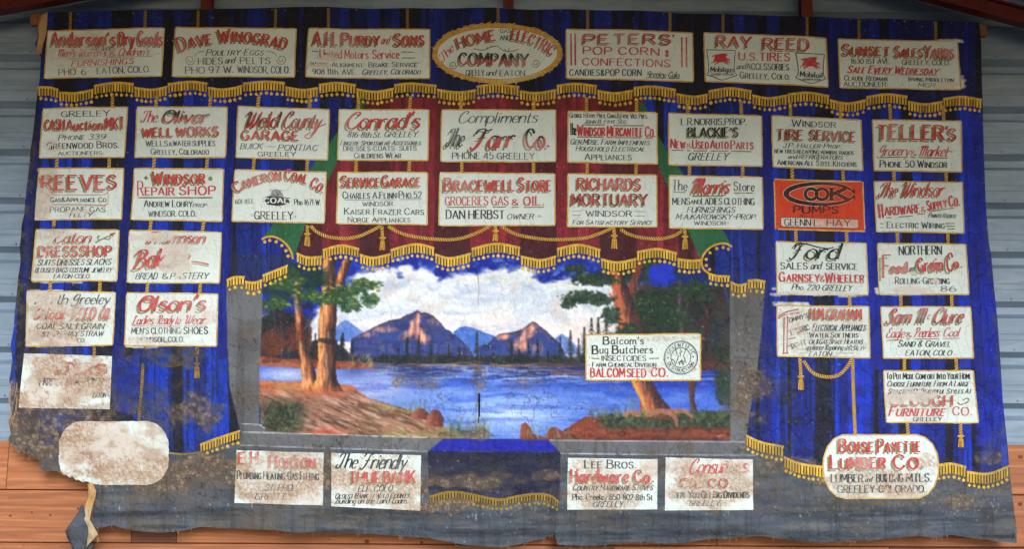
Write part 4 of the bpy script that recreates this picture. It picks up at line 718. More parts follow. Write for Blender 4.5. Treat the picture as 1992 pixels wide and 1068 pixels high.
def text(lay, shade, x0, y0, x1, y1, h, s, st, sag=0.0, wt=None, sh=None, rise=None):
    """letter a line between (x0,y0) and (x1,y1), cap height h; st: colour + flags"""
    ink = INK[st[0]]; two = None
    if 'k' in st: two = 'top'        # black head, red foot
    if 'j' in st: two = 'stripe'
    script = 'c' in st; low = 'l' in st or script
    slant = .30 if 'i' in st else (.34 if script else 0.)
    con = (.5 if 'b' in st else .42) if not script else .34
    serif = not ('n' in st or script)
    wt = wt or (.19 if 'b' in st else .128)
    items = []; x = 0.0; first = True
    for ch in s:
        if ch == ' ': x += 3.4; first = True; continue
        k = ch; f = 1.0
        if not low and ch.islower(): k = ch.upper(); f = .78
        if script and ch.isupper() and '@' + ch in GLY: k = '@' + ch
        w, g = GLY[k]; items.append((x, f, w, g)); x += w * (f if f < 1 else 1) * (.95 if f < 1 else 1) + (1.9 if not script else 1.1) + (.5 if 'b' in st else 0); first = False
    Wd = max(.1, x - (1.9 if not script else 1.1))
    Lx = math.hypot(x1 - x0, y1 - y0); ex = np.array([x1 - x0, y1 - y0]) / Lx; ey = np.array([ex[1], -ex[0]])
    sx = (Lx - slant * h * .6) / Wd; sy = h / 10
    W_ = wt * h * min(1.0, (sx / sy) ** .35) + .35
    org = np.array([x0, y0])
    def mp(q):
        t = (q[:, 0] * sx + slant * q[:, 1] * sy) / Lx
        bend = 4 * sag * t * (1 - t); sl = 4 * sag * (1 - 2 * t) / Lx
        hh = q[:, 1] * sy
        return org + np.outer(t * Lx - sl * hh, ex) + np.outer(bend + hh, ey)
    rr = random.Random(s)
    for (gx, f, w, g) in items:
        dy = rr.uniform(-.18, .18); fs = f * rr.uniform(.97, 1.03)
        for cur, p in g:
            q = p * [f * (.97 if f < 1 else 1), fs] + [gx, dy]
            m = mp(q); straight = not cur
            if straight: m = resample(m, 2.2)
            d = np.gradient(m, axis=0); L = np.linalg.norm(d, axis=1) + 1e-9
            vert = np.abs(d @ ey) / L
            ww = W_ * (con + (1 - con) * vert) * (.94 if f < 1 else 1) * rr.uniform(.92, 1.06)
            if script and not straight: ww = ww * (.62 + .38 * np.sin(np.linspace(.12, 3.02, len(ww))))
            parts = [(m, ww)]
            if serif and straight and len(q) == 2:
                for e, o2 in ((0, -1), (-1, 0)):
                    yy = q[e][1]; dd = q[e] - q[o2]
                    if abs(dd[1]) > 4 and (abs(yy - dy) < .3 or abs(yy - dy - 10 * fs) < .3 or (low and abs(yy - dy - 6) < .3)):
                        sw = .95 if 'b' not in st else 1.15
                        wx = sw * (.12 * h / sx if 'b' in st else .8) ; wx = max(.55, min(1.3, wx))
                        sp = mp(np.array([[q[e][0] - wx, yy], [q[e][0] + wx, yy]])); parts.append((sp, np.full(2, W_ * .42)))
            for a, b in parts:
                if shade is not None:
                    k = sh or (-.13 * h - .6, .12 * h + .6)
                    shade.ribbon(a + [k[0], k[1]], b * .8, INK['G'], 5.0); shade.ribbon(a + [k[0] * .5, k[1] * .5], b * .8, (INK['G']), 4.9) if 'f' in st else None
                if two == 'top':
                    yy = ((a - org) @ ey) / h; c = []
                    for t_ in yy:
                        u = min(1, max(0, (t_ - .42) * 5)); c += [tuple(np.array(INK['R']) * (1 - u) + np.array(INK['K']) * u)] * 2
                    lay.ribbon(a, b, c, 6.2)
                elif two == 'stripe':
                    c = []
                    for i_, t_ in enumerate(a):
                        u = .5 + .5 * math.sin(t_[0] * 1.1 + t_[1] * .35); u = u ** 2; c += [tuple(np.array(INK['R']) * (1 - u * .75) + np.array((60, 24, 30)) * u * .75)] * 2
                    lay.ribbon(a, b, c, 6.2)
                else: lay.ribbon(a, b, ink, 6.2)
    if script and False: pass

# ---------------------------------------------------------------- the cloth itself
curtain = empty('painted_theatre_curtain', ROOT, 'large old painted theatre curtain with advertisement boards round a lake scene', 'theatre curtain')
STEP = 1.75
def cloth():
    xs = np.arange(8, 1988, STEP); ys = np.arange(8, 1068, STEP)
    nx, ny = len(xs), len(ys)
    GX2, GY2 = np.meshgrid(xs, ys)
    inside = np.zeros((H + 4, W), bool); r = polymask(OUT); inside[r[0], r[1]] = r[2]
    slit = [(931, 768), (933, 764), (935, 778), (934, 800), (933, 822), (931.5, 824), (931, 800)]
    r = polymask(slit); inside[r[0], r[1]] &= ~r[2]
    cx = np.round(GX2[:-1, :-1] + STEP / 2).astype(int); cy = np.clip(np.round(GY2[:-1, :-1] + STEP / 2).astype(int), 0, H)
    cell = inside[cy, cx]
    vid = np.arange(nx * ny).reshape(ny, nx)
    a = vid[:-1, :-1]; quads = np.stack([a, a + 1, a + nx + 1, a + nx], -1)
    px = GX2.ravel().copy(); py = GY2.ravel().copy()
    # pull the border vertices onto the torn outline
    cnt = np.zeros((ny, nx), int)
    for dy in (0, 1):
        for dx in (0, 1): cnt[dy:ny - 1 + dy, dx:nx - 1 + dx] += cell
    bidx = np.nonzero(((cnt > 0) & (cnt < 4)).ravel())[0]
    O = np.array(OUT, float); A = O; B = np.roll(O, -1, 0); AB = B - A; L2 = (AB ** 2).sum(1)
    for i in bidx:
        p = np.array([px[i], py[i]]); t = np.clip(((p - A) * AB).sum(1) / L2, 0, 1); q = A + AB * t[:, None]
        d = ((q - p) ** 2).sum(1); k = d.argmin()
        if d[k] < 6: px[i], py[i] = q[k]
    # a little fraying
    reg = REG[np.clip(cy, 0, H - 1), cx]
    x, z = P(px, py); yv = ripple(x, z)
    V = np.stack([x, yv, z], 1) - np.array(ROOT)
    # sample colours (2x2 box)
    c = (sample(CAN, px - .4, py - .4) + sample(CAN, px + .6, py - .4) + sample(CAN, px - .4, py + .6) + sample(CAN, px + .6, py + .6)) / 4
    C = lin(np.clip(c, 0, 255))
    names = [('blue_drape', 0), ('red_drape', 1), ('green_lining', 2), ('lake_landscape', 3), ('stone_pillar', 4), ('stage_floor', 5), ('table_cloth', 6)]
    def emit(nm, mask):
        f = quads[mask]
        u, inv = np.unique(f, return_inverse=True)
        if not len(u): return
        mesh_np(nm, V[u], inv.reshape(-1, 4), M_CANVAS, curtain, C[u], True)
    mid = cx > 960
    for nm, k in names:
        m = cell & (reg == k)
        if k in (2, 4): emit(nm, m & ~mid); emit(nm, m & mid)
        else: emit(nm, m)
    # the unpainted back, one coarse sheet, and a rolled edge that gives the cloth its thickness
    A2 = np.array(OUT, float); n = len(A2); x, z = P(A2[:, 0], A2[:, 1]); y = ripple(x, z)
    V2 = [(x[i], y[i] + .0005, z[i]) for i in range(n)] + [(x[i], y[i] + .006, z[i]) for i in range(n)]
    f = [(i, (i + 1) % n, (i + 1) % n + n, i + n) for i in range(n)]
    mesh_np('cut_edge', np.array(V2) - np.array(ROOT), f, M_BACK, curtain, None, False)
cloth()


# ---------------------------------------------------------------- advertisement boards painted on the cloth
def board_mesh(name, outline_fn, label, tint=None, grp=None):
    px, py, f = outline_fn
    c = (sample(PAP, px, py) + sample(PAP, px + 1, py + 1)) / 2
    if tint is not None:
        c = c / np.array([209, 222, 220.]) * np.array(tint, float)
    x, z = P(px, py)
    V = np.stack([x, ripple(x, z) - .003, z], 1) - np.array(ROOT)
    return mesh_np(name, V, f, M_PAPER, curtain, lin(np.clip(c, 0, 255)), True, label)
def quad_patch(C, step=2.0, rag=.5, seed=1):
    C = np.array(C, float); n = max(4, int(np.linalg.norm(C[1] - C[0]) / step)); m = max(4, int(np.linalg.norm(C[3] - C[0]) / step))
    u, v = np.meshgrid(np.linspace(0, 1, n), np.linspace(0, 1, m))
    p = (C[0] * ((1 - u) * (1 - v))[..., None] + C[1] * (u * (1 - v))[..., None] + C[2] * (u * v)[..., None] + C[3] * ((1 - u) * v)[..., None])
    r = np.random.default_rng(seed)
    wob = np.cumsum(r.normal(0, .16, (4, max(n, m)))); wob = wob.reshape(4, -1); wob = np.clip(wob - np.linspace(0, 1, wob.shape[1]) * wob[:, -1:] , -1.3, 1.3)
    p[0, :, 1] += wob[0, :n] * rag; p[-1, :, 1] += wob[1, :n] * rag; p[:, 0, 0] += wob[2, :m] * rag; p[:, -1, 0] += wob[3, :m] * rag
    vid = np.arange(n * m).reshape(m, n); a = vid[:-1, :-1].ravel()
    f = np.stack([a, a + 1, a + n + 1, a + n], -1)
    return p[..., 0].ravel(), p[..., 1].ravel(), f, [p[0], p[:, -1], p[-1][::-1], p[:, 0][::-1]]
def ring_patch(out, step=2.0):
    """regular grid cut to an outline, its border vertices pulled onto it"""
    O_ = np.array(out, float); xs = np.arange(O_[:, 0].min() - step, O_[:, 0].max() + step, step); ys = np.arange(O_[:, 1].min() - step, O_[:, 1].max() + step, step)
    X, Y = np.meshgrid(xs, ys); m = np.zeros((H, W), bool); r = polymask(out); m[r[0], r[1]] = r[2]
    cell = m[np.clip((Y[:-1, :-1] + step / 2).astype(int), 0, H - 1), np.clip((X[:-1, :-1] + step / 2).astype(int), 0, W - 1)]
    n = len(xs); vid = np.arange(X.size).reshape(X.shape); a = vid[:-1, :-1]; q = np.stack([a, a + 1, a + n + 1, a + n], -1)[cell]
    cnt = np.bincount(q.ravel(), minlength=X.size); px = X.ravel().copy(); py = Y.ravel().copy(); A_ = O_; AB = np.roll(O_, -1, 0) - A_; L2 = (AB ** 2).sum(1) + 1e-9
    for i in np.nonzero((cnt > 0) & (cnt < 4))[0]:
        p = np.array([px[i], py[i]]); t = np.clip(((p - A_) * AB).sum(1) / L2, 0, 1); z = A_ + AB * t[:, None]; k = ((z - p) ** 2).sum(1).argmin(); px[i], py[i] = z[k]
    u, inv = np.unique(q, return_inverse=True)
    return px[u], py[u], inv.reshape(-1, 4)
GOLD = (198, 156, 62)
def gold_border(parent, edges, w=2.8, z=4.0, wear=1.0):
    b = Lay()
    for e in edges:
        e = np.array(e, float)[::3] if len(e) > 8 else np.array(e, float)
        ww = [w * random.uniform(.75, 1.15) for _ in e]
        b.ribbon(e, ww, [tuple(jit(GOLD, 8)) for _ in range(2 * len(e))], z)
    b.build('gold_border', parent, wear=wear)
def TR(T, x, y): return T[0] + x / T[2], T[1] + y / T[2]
def fill_lines(bd, T, lines):
    for ln in lines:
        if callable(ln): ln(bd, T); continue
        x0, y0, x1, y1, h, s, st = ln[:7]; kw = dict(ln[7]) if len(ln) > 7 else {}
        if 'sag' in kw: kw['sag'] /= T[2]
        a = TR(T, x0, y0); b = TR(T, x1, y1)
        lay = Lay(); sh = Lay() if 'S' in st else None
        text(lay, sh, a[0], a[1], b[0], b[1], h / T[2], s, st, **kw)
        if sh: sh.build('letter_shade', bd)
        lay.build('lettering', bd)
def bars(c, w, *segs, z=6.0, name='painted_rule'):
    def fn(bd, T):
        l = Lay()
        for s in segs:
            p = np.array([TR(T, *q) for q in s]); p = smooth_pts(p, 6) if len(p) > 2 else resample(p, 3)
            l.ribbon(p, [w / T[2] * random.uniform(.8, 1.1) for _ in p], INK.get(c, c), z)
        l.build(name, bd)
    return fn
def shape(c, *polys, z=6.0, name='painted_emblem'):
    def fn(bd, T):
        l = Lay()
        for p in polys: l.fan([TR(T, *q) for q in p], INK.get(c, c), z)
        l.build(name, bd)
    return fn
def dots(c, *ds):
    def fn(bd, T):
        l = Lay()
        for x, y, r in ds: l.fan([TR(T, x + r * math.cos(k * .52), y + r * math.sin(k * .52)) for k in range(12)], INK[c], 6)
        l.build('painted_dot', bd)
    return fn
SEED = [0]
def board(label, T, C, lines, tint=None, border=True):
    SEED[0] += 1
    C = [TR(T, *c) for c in C]
    px, py, f, edges = quad_patch(C, seed=SEED[0])
    bd = board_mesh('advertisement_board', (px, py, f), label, tint)
    if border: gold_border(bd, edges)
    UNDER[0] = tint; fill_lines(bd, T, lines); UNDER[0] = None; return bd
def curl(x, y, r, s=1, turn=1.6):
    return [(x + s * r * (1 - k / 11 * .85) * math.cos(k * turn * .62), y + r * (1 - k / 11 * .85) * math.sin(k * turn * .62)) for k in range(11)]
A = (0, 0, 3.984); B = (480, 0, 3.984); Cc = (960, 0, 3.984); D = (1440, 0, 3.609); E = (0, 190, 3.984); F = (430, 190, 3.984); G = (850, 190, 3.984)
Hh = (1290, 190, 2.8376); I = (0, 430, 3.956); J = (0, 670, 2.684); K5 = (1090, 430, 3.2357); LL = (1450, 440, 3.675); M = (430, 680, 2.752); NN = (900, 680, 2.7533); O = (1440, 680, 2.752); U = (0, 0, 1.0)
# top row
board('white board advertising dry goods in worn red letters, top left of the curtain', A, [(370, 235), (1280, 220), (1258, 590), (340, 604)], [
 (400, 352, 900, 352, 104, "Anderson's", 'RlbS'), (930, 350, 1050, 350, 100, 'Dry', 'RlbS'), (1080, 350, 1262, 355, 104, 'Goods', 'RlbS'), (690, 392, 905, 388, 22, '-AND SHOES-', 'K'), (440, 440, 830, 436, 60, "Men's Women's", 'Rc'), (850, 436, 905, 436, 36, '&', 'R'), (920, 436, 1170, 430, 60, "Children's", 'Rc'),
 (555, 512, 1045, 495, 42, 'FURNISHINGS', 'Rib'), (455, 580, 665, 578, 48, 'PHO. 6', 'K'), (755, 572, 1170, 560, 46, 'EATON, COLO.', 'K'), bars('G', 3, [(400, 452), (800, 455)], [(820, 445), (1180, 440)], [(550, 520), (1040, 512)])])
board('white board with arched red name over poultry, eggs, hides and pelts', A, [(1362, 212), (2301, 225), (2287, 603), (1340, 592)], [
 (1398, 396, 1652, 388, 98, 'Dave', 'RbS', {'sag': 14}) if False else (1398, 398, 2218, 388, 96, 'Dave Winograd', 'RbS', {'sag': 66}), (1600, 432, 2050, 432, 48, 'Poultry-Eggs', 'Ki'), (1540, 500, 1730, 500, 48, 'HIDES', 'K'), (1750, 495, 1830, 492, 48, 'and', 'Kcl'), (1868, 500, 2098, 500, 48, 'PELTS', 'K'),
 (1440, 570, 1815, 568, 50, 'PHO 97 W.', 'K'), (1848, 570, 2250, 572, 52, 'WINDSOR, COLO.', 'K'), bars('G', 6, curl(1475, 465, 42), curl(2185, 465, 42, -1), [(1505, 440), (1540, 405), (1590, 400)], [(2070, 400), (2120, 410), (2150, 440)])])
board('white board for a motors and brake service with a rubbed-out patch', B, [(483, 222), (1415, 220), (1415, 602), (458, 600)], [
 (520, 350, 700, 352, 106, 'A.H.', 'RbS'), (740, 345, 1030, 345, 92, 'Purdy', 'RbS'), (1040, 335, 1112, 333, 60, 'and', 'Rcl'), (1145, 348, 1375, 346, 92, 'Sons', 'RbS'), (570, 450, 940, 450, 66, 'United Motors', 'Rl'), (975, 450, 1180, 450, 68, 'Service', 'Rl'),
 (500, 517, 910, 515, 36, 'Wheel Alignment:', 'K'), (945, 515, 1320, 515, 38, 'Brake Service', 'K'), (515, 578, 850, 575, 42, '908 11th. AVE.', 'Kl'), (893, 575, 1350, 572, 42, 'Greeley, Colorado', 'Ki'), bars('G', 8, [(510, 400), (555, 400)], [(1195, 398), (1292, 398)], [(1203, 445), (1305, 445)])])
# oval board
oc = (967.5, 102.5); ov = [(oc[0] + 117 * math.cos(a), oc[1] + 50.5 * math.sin(a)) for a in np.linspace(0, 2 * math.pi, 97)[:-1]]
bd = board_mesh('advertisement_board', ring_patch(ov), 'oval white board in a ragged gold frame for a gas and electric company')
fr_ = Lay(); e = np.array(ov + ov[:1]); fr_.ribbon(oc + (e - oc) * [1.035, 1.07], 9, (198, 156, 58), 4.0)
for k in range(150):
    a = k / 150 * 6.283 + random.uniform(-.02, .02); x, y = oc[0] + 121 * math.cos(a), oc[1] + 54 * math.sin(a); t = a + random.choice([.8, -.8, .2]); l = random.uniform(5, 10)
    fr_.ribbon(smooth_pts([(x, y), (x + math.cos(t) * l * .6, y + math.sin(t) * l * .6), (x + math.cos(t + .9) * l, y + math.sin(t + .9) * l)], 4), [3.6, 3.6, 3.2, 3.0, 2.6, 2.2, 1.8, 1.4, .8], jit((190, 146, 52), 12), 4.3)
fr_.build('gold_border', bd)
ib = Lay(); ib.ribbon(oc + (e - oc) * [1.0, 1.0], 1.6, (206, 120, 40), 4.8); ib.build('orange_rule', bd)
fill_lines(bd, B, [(1520, 478, 1618, 372, 62, 'The', 'Rcl'), (1645, 372, 1935, 305, 78, 'HOME', 'RbS', {'sag': 6}), (1965, 248, 2045, 248, 28, 'GAS', 'K'), (1962, 305, 2045, 305, 36, 'AND', 'K'), (2052, 300, 2358, 430, 80, 'ELECTRIC', 'RbS', {'sag': 22}),
 (1650, 498, 2185, 500, 88, 'COMPANY', 'RbkS'), (1700, 585, 1840, 582, 44, 'GREELY', 'K'), (1855, 580, 1935, 578, 44, 'and', 'Kcl'), (1962, 583, 2155, 583, 42, 'EATON', 'K'),
 bars('G', 7, curl(1600, 500, 34), curl(2240, 485, 36, -1), [(1760, 375), (1830, 385), (1890, 360), (1940, 350)], [(1940, 350), (1990, 385), (2060, 390), (2110, 372)], [(2000, 372), (2010, 392)], [(2030, 368), (2028, 392)], [(1860, 360), (1870, 380)])])
board('white board for pop corn confections with double red bars', Cc, [(560, 227), (1538, 255), (1545, 632), (563, 606)], [
 (700, 340, 1375, 345, 74, 'PETERS', 'RnbS', {'wt': .21}), (1385, 340, 1405, 340, 74, "'", 'Rnb'), (695, 420, 1285, 434, 56, 'POP CORN', 'Rnb', {'wt': .19}), dots('R', (1342, 402, 14), (1342, 430, 14)), (690, 505, 1370, 522, 54, 'CONFECTIONS', 'Rnb', {'wt': .17}),
 (590, 585, 1145, 592, 48, 'CANDIES&POP CORN', 'Kbn', {'wt': .14}), (1185, 598, 1450, 600, 44, 'Greeley, Colo.', 'Kc'), bars('R', 13, [(600, 258), (602, 508)], [(632, 258), (634, 508)], [(1458, 288), (1460, 520)], [(1493, 288), (1495, 520)]), bars('K', 6, [(1205, 604), (1330, 606)], [(1355, 608), (1440, 608)])])
def pegasus(cx, cy, s=1.0):
    body = [(-19, 3), (-15, -3), (-16, -9), (-12, -13), (-7, -12), (-4, -8), (0, -5), (8, -4), (14, -5), (18, -1), (17, 5), (12, 6), (5, 7), (-4, 7), (-10, 6), (-14, 4)]
    wing = [(-8, -6), (-6, -13), (2, -15), (12, -15), (19, -17), (14, -12), (20, -11), (13, -8), (16, -5), (6, -3), (-2, -2)]
    legs = [[(-14, 3), (-22, 7), (-24, 12), (-20, 8), (-12, 7)], [(-8, 6), (-16, 11), (-14, 15), (-12, 12), (-3, 8)], [(10, 5), (17, 9), (22, 16), (18, 13), (8, 8)], [(14, 3), (21, 6), (26, 12), (20, 9), (13, 7)], [(-17, -12), (-21, -9), (-22, -6), (-18, -7), (-14, -8)]]
    tail = [(16, -3), (23, -1), (26, 4), (20, 2), (16, 2)]
    return [[(cx + x * s, cy + y * s) for x, y in p] for p in [body, wing, tail] + legs]
board('white board for tires with a red winged horse shield at each side', U, [(1369.6, 64), (1608, 73), (1612, 168), (1371.6, 159)], [
 (1394, 90, 1461, 93, 21, 'RAY', 'RbS'), (1485, 95, 1574, 98, 21, 'REED', 'RbS'), (1437, 117, 1536, 119, 15, 'U.S.TIRES', 'Rb'), (1432, 135, 1451, 134, 11, 'and', 'Kcl'), (1452, 135, 1534, 137, 12, 'ACCESSORIES', 'K'), (1439, 152, 1536, 155, 12, 'Greeley, Colo.', 'K'),
 bars('K', 1.5, [(1374, 97), (1430, 98.5)], [(1374, 97), (1377, 118), (1378, 138), (1374, 146)], [(1430, 98.5), (1428, 120), (1428, 138), (1433, 147)], [(1374, 146), (1388, 150), (1404, 156), (1420, 151), (1433, 147)]),
 shape('R', *pegasus(1401, 116, .78)), (1382, 140, 1427, 141, 10, 'Mobilgas', 'Kl', {'wt': .16}), (1383, 147, 1426, 147, 4, 'SOCONY-VACUUM', 'K'),
 bars('K', 1.5, [(1547, 103), (1604, 105)], [(1547, 103), (1551, 125), (1552, 142), (1547, 151)], [(1604, 105), (1602, 125), (1602, 144), (1607, 152)], [(1547, 151), (1562, 157), (1577, 162), (1592, 158), (1607, 152)]),
 shape('R', *pegasus(1575, 123, .82)), (1556, 149, 1600, 151, 10.5, 'Mobiloil', 'Kl', {'wt': .16}), (1560, 156, 1596, 156, 3.6, 'SOCONY-VACUUM', 'K')])
board('white board for sale yards in shaded red capitals, top right of the curtain', D, [(688, 267), (1517, 290), (1543, 629), (703, 612)], [
 (722, 380, 1050, 388, 76, 'Sunset', 'RbS'), (1085, 396, 1280, 400, 76, 'Sales', 'RbS'), (1292, 402, 1492, 412, 82, 'Yards', 'RbS'), (780, 440, 1055, 446, 34, '1630 1ST AVE.', 'K'), (1135, 452, 1465, 460, 34, 'GREELEY, COLO.', 'K'), (755, 505, 1388, 525, 50, 'Sale Every Wednesday', 'Rib'),
 (735, 558, 1030, 566, 34, 'Claude Redman', 'K'), (730, 600, 1035, 606, 32, 'AUCTIONEER:', 'K'), (1180, 568, 1490, 578, 30, 'Irving Middleton', 'K'), (1245, 610, 1380, 614, 28, 'MGR.', 'Ki'), bars('G', 4, [(930, 520), (1090, 524)], [(1115, 524), (1380, 530)])])
# second row
board('worn white board of a cash auction market, above the appliance board', E, [(330, 80), (992, 72), (962, 458), (300, 465)], [
 (475, 147, 850, 138, 42, 'GREELEY', 'K', {'wt': .15}), (345, 245, 500, 245, 78, 'CASH', 'RbS'), (520, 245, 800, 243, 74, 'Auction', 'RlbS'), (822, 240, 965, 238, 86, 'MKT', 'RbS'), (450, 325, 820, 320, 40, 'Phone 339', 'Ki'), (360, 395, 920, 386, 52, 'Greenwood Bros.', 'K'), (450, 444, 800, 442, 28, 'AUCTIONEERS:', 'K')])
board('white board of a well works, shaded script over block letters', E, [(1065, 72), (1768, 78), (1752, 465), (1043, 458)], [
 (1095, 190, 1230, 190, 88, 'The', 'Rc'), (1258, 190, 1630, 188, 92, 'Oliver', 'RclkS', {'wt': .22}), (1105, 300, 1345, 300, 68, 'WELL', 'RnbS', {'wt': .23}), (1372, 298, 1700, 298, 70, 'WORKS', 'RnbS', {'wt': .22}), (1130, 374, 1300, 374, 42, 'WELLS', 'K'), (1312, 374, 1335, 374, 30, '&', 'K'), (1342, 372, 1670, 375, 40, 'WATER SUPPLIES', 'K'), (1170, 438, 1620, 440, 44, 'Greeley, Colorado', 'K')])
board('white board of a county garage with two car makes, shaded red script', F, [(137, 72), (838, 95), (826, 482), (120, 468)], [
 (185, 235, 460, 235, 122, 'Weld', 'RcljS', {'wt': .17}), (482, 238, 790, 240, 122, 'County', 'RcljS', {'wt': .17}), (170, 328, 610, 332, 70, 'GARAGE', 'RnbS', {'wt': .21}), (155, 402, 325, 402, 42, 'BUICK', 'Ki'), (365, 398, 425, 398, 30, '~', 'K'), (445, 412, 755, 412, 44, 'PONTIAC', 'Ki'), (292, 458, 580, 458, 34, 'GREELEY', 'K', {'wt': .15}),
 bars('R', 9, [(735, 245), (770, 225), (815, 205)], [(735, 190), (722, 280), (680, 320), (655, 300), (700, 270)])])
board('white board of a ladies and childrens wear shop in large red script', F, [(920, 92), (1614, 92), (1606, 486), (908, 486)], [
 (970, 238, 1555, 232, 124, "Conrad's", 'RclS', {'wt': .17}), (980, 305, 1245, 308, 42, '816-8th.St.', 'Kil'), (1265, 305, 1525, 305, 42, 'GREELEY', 'Ki'), (925, 368, 1550, 368, 36, 'Lingerie-Sportswear-Accessories', 'Ki'), (950, 412, 1515, 410, 34, 'DRESSES-COATS- SUITS', 'K'), (1035, 468, 1395, 468, 42, 'Childrens Wear', 'K')])
board('white board with black script compliments and a large black to red name', G, [(36, 90), (917, 92), (917, 494), (28, 492)], [
 (165, 195, 790, 188, 88, 'Compliments', 'Kc', {'wt': .1}), (70, 378, 222, 375, 140, 'The', 'KclS', {'wt': .12}), (275, 390, 612, 382, 150, 'Farr', 'RclkS', {'wt': .15}), (692, 385, 872, 385, 146, 'Co.', 'RlkbSn', {'wt': .15}), (120, 472, 755, 474, 48, 'PHONE 45 GREELEY', 'K')])
board('white board of a mercantile company, crowded with names and farm implements', G, [(1015, 105), (1702, 118), (1704, 516), (1015, 500)], [
 (1028, 155, 1632, 163, 36, 'George H.Frye Pres. Chas.B.Frye Vice Pres.', 'K'), (1140, 202, 1475, 200, 30, 'John B. Frye Sec.', 'Ki'), (1030, 290, 1078, 290, 88, 'The', 'Kl'), (1088, 295, 1300, 298, 80, 'Windsor', 'Rb'), (1318, 298, 1592, 302, 80, 'Mercantile', 'Rb'), (1612, 304, 1688, 308, 78, 'Co.', 'Rb'),
 bars('G', 8, [(1130, 213), (1300, 213)], [(1365, 217), (1602, 219)], [(1085, 306), (1292, 308)], [(1315, 310), (1580, 313)], [(1612, 316), (1670, 316)]), (1032, 362, 1648, 370, 42, 'Gen.Mdse. Farm Implements', 'Ki'), (1075, 415, 1612, 418, 40, 'Household Electrical', 'Ki'), (1145, 485, 1505, 485, 50, 'Appliances', 'K')])
board('white board of used auto parts with a black shaded name', Hh, [(28, 84), (540, 100), (545, 380), (28, 370)], [
 (100, 150, 458, 152, 36, 'L.R.NORRIS,PROP.', 'K'), (138, 216, 412, 218, 50, "BLACKIE'S", 'KbS'), (42, 278, 120, 280, 48, 'New', 'Rb'), (130, 278, 158, 278, 26, '&', 'R'), (162, 280, 250, 281, 46, 'Used', 'Rb'), (260, 282, 358, 283, 46, 'Auto', 'Rb'), (372, 284, 495, 286, 46, 'Parts', 'Rb'), (135, 345, 360, 347, 40, 'GREELEY', 'Ki'),
 bars('G', 6, [(45, 290), (112, 291)], [(130, 292), (150, 292)], [(168, 293), (240, 294)], [(262, 295), (355, 296)], [(375, 297), (485, 299)])])
board('white board of a tire service listing radios, refrigerators and kitchens', Hh, [(600, 100), (1093, 118), (1104, 397), (608, 382)], [
 (710, 158, 955, 162, 38, 'Windsor', 'K'), (628, 228, 775, 232, 54, 'TIRE', 'RbjS'), (810, 230, 1068, 238, 52, 'SERVICE', 'RbjS'), (660, 275, 988, 278, 26, 'J.P. Haller-Prop.', 'Ki'), (615, 305, 1055, 312, 20, 'NEW TIRES-RECAPPING=ADMIRAL RADIOS', 'K'), (688, 335, 995, 339, 22, 'and REFRIGERATORS', 'Kil'), (630, 370, 1070, 378, 30, 'American All Steel Kitchens', 'K')])
board('white board of a grocery and market, big red shaded name over red script', Hh, [(1156, 120), (1640, 130), (1650, 408), (1168, 398)], [
 (1185, 226, 1550, 232, 78, 'TELLER', 'RbS', {'wt': .21}), (1556, 232, 1574, 232, 78, "'", 'Rb'), (1572, 234, 1615, 236, 62, 'S', 'RbS', {'wt': .21}), (1190, 318, 1365, 320, 56, 'Grocery', 'Rcl'), (1366, 320, 1396, 320, 30, '&', 'R'), (1410, 322, 1578, 324, 58, 'Market', 'Rc'), bars('R', 4, [(1570, 300), (1582, 293), (1596, 300)]), bars('G', 6, [(1205, 328), (1350, 328)], [(1365, 329), (1392, 329)], [(1410, 330), (1570, 332)]), (1200, 382, 1598, 386, 38, 'Phone 50 Windsor =', 'K', {'wt': .14})])
# third row
board('stained white board of a gas appliance company, its left side bare', E, [(297, 545), (953, 545), (935, 940), (270, 942)], [
 (325, 712, 820, 712, 112, 'REEVE', 'RbS'), (835, 700, 902, 700, 100, 'S', 'RbS'), (388, 808, 820, 806, 36, 'Gas&Appliance Co', 'K', {'wt': .15}), (388, 886, 815, 885, 38, 'PROPANE GAS', 'K'), (540, 926, 730, 921, 30, 'FELTY:', 'Ki'),
 bars('R', 4, [(395, 735), (430, 750), (700, 752), (815, 745), (838, 710)], [(832, 710), (835, 780), (820, 828), (700, 828), (395, 822)]), bars('K', 2, [(390, 834), (815, 836)])])
board('clean white board of a repair shop with two green dots', E, [(1040, 545), (1740, 555), (1725, 960), (1013, 945)], [
 (1182, 668, 1592, 665, 92, 'Windsor', 'RbS'), dots('G', (1130, 620, 14), (1632, 628, 17)), (1065, 755, 1112, 755, 110, 'R', 'Rb', {'wt': .1}), (1125, 752, 1352, 754, 58, 'EPAIR', 'Rb'), (1392, 752, 1675, 752, 66, 'SHOP', 'Rnb'), bars('G', 10, [(1065, 772), (1360, 774), (1650, 775)]), (1115, 843, 1490, 845, 50, 'Andrew Lohry', 'K', {'wt': .14}), (1495, 848, 1605, 848, 26, 'PROP', 'Ki'), (1150, 922, 1520, 920, 44, 'WINDSOR. COLO.', 'K')])
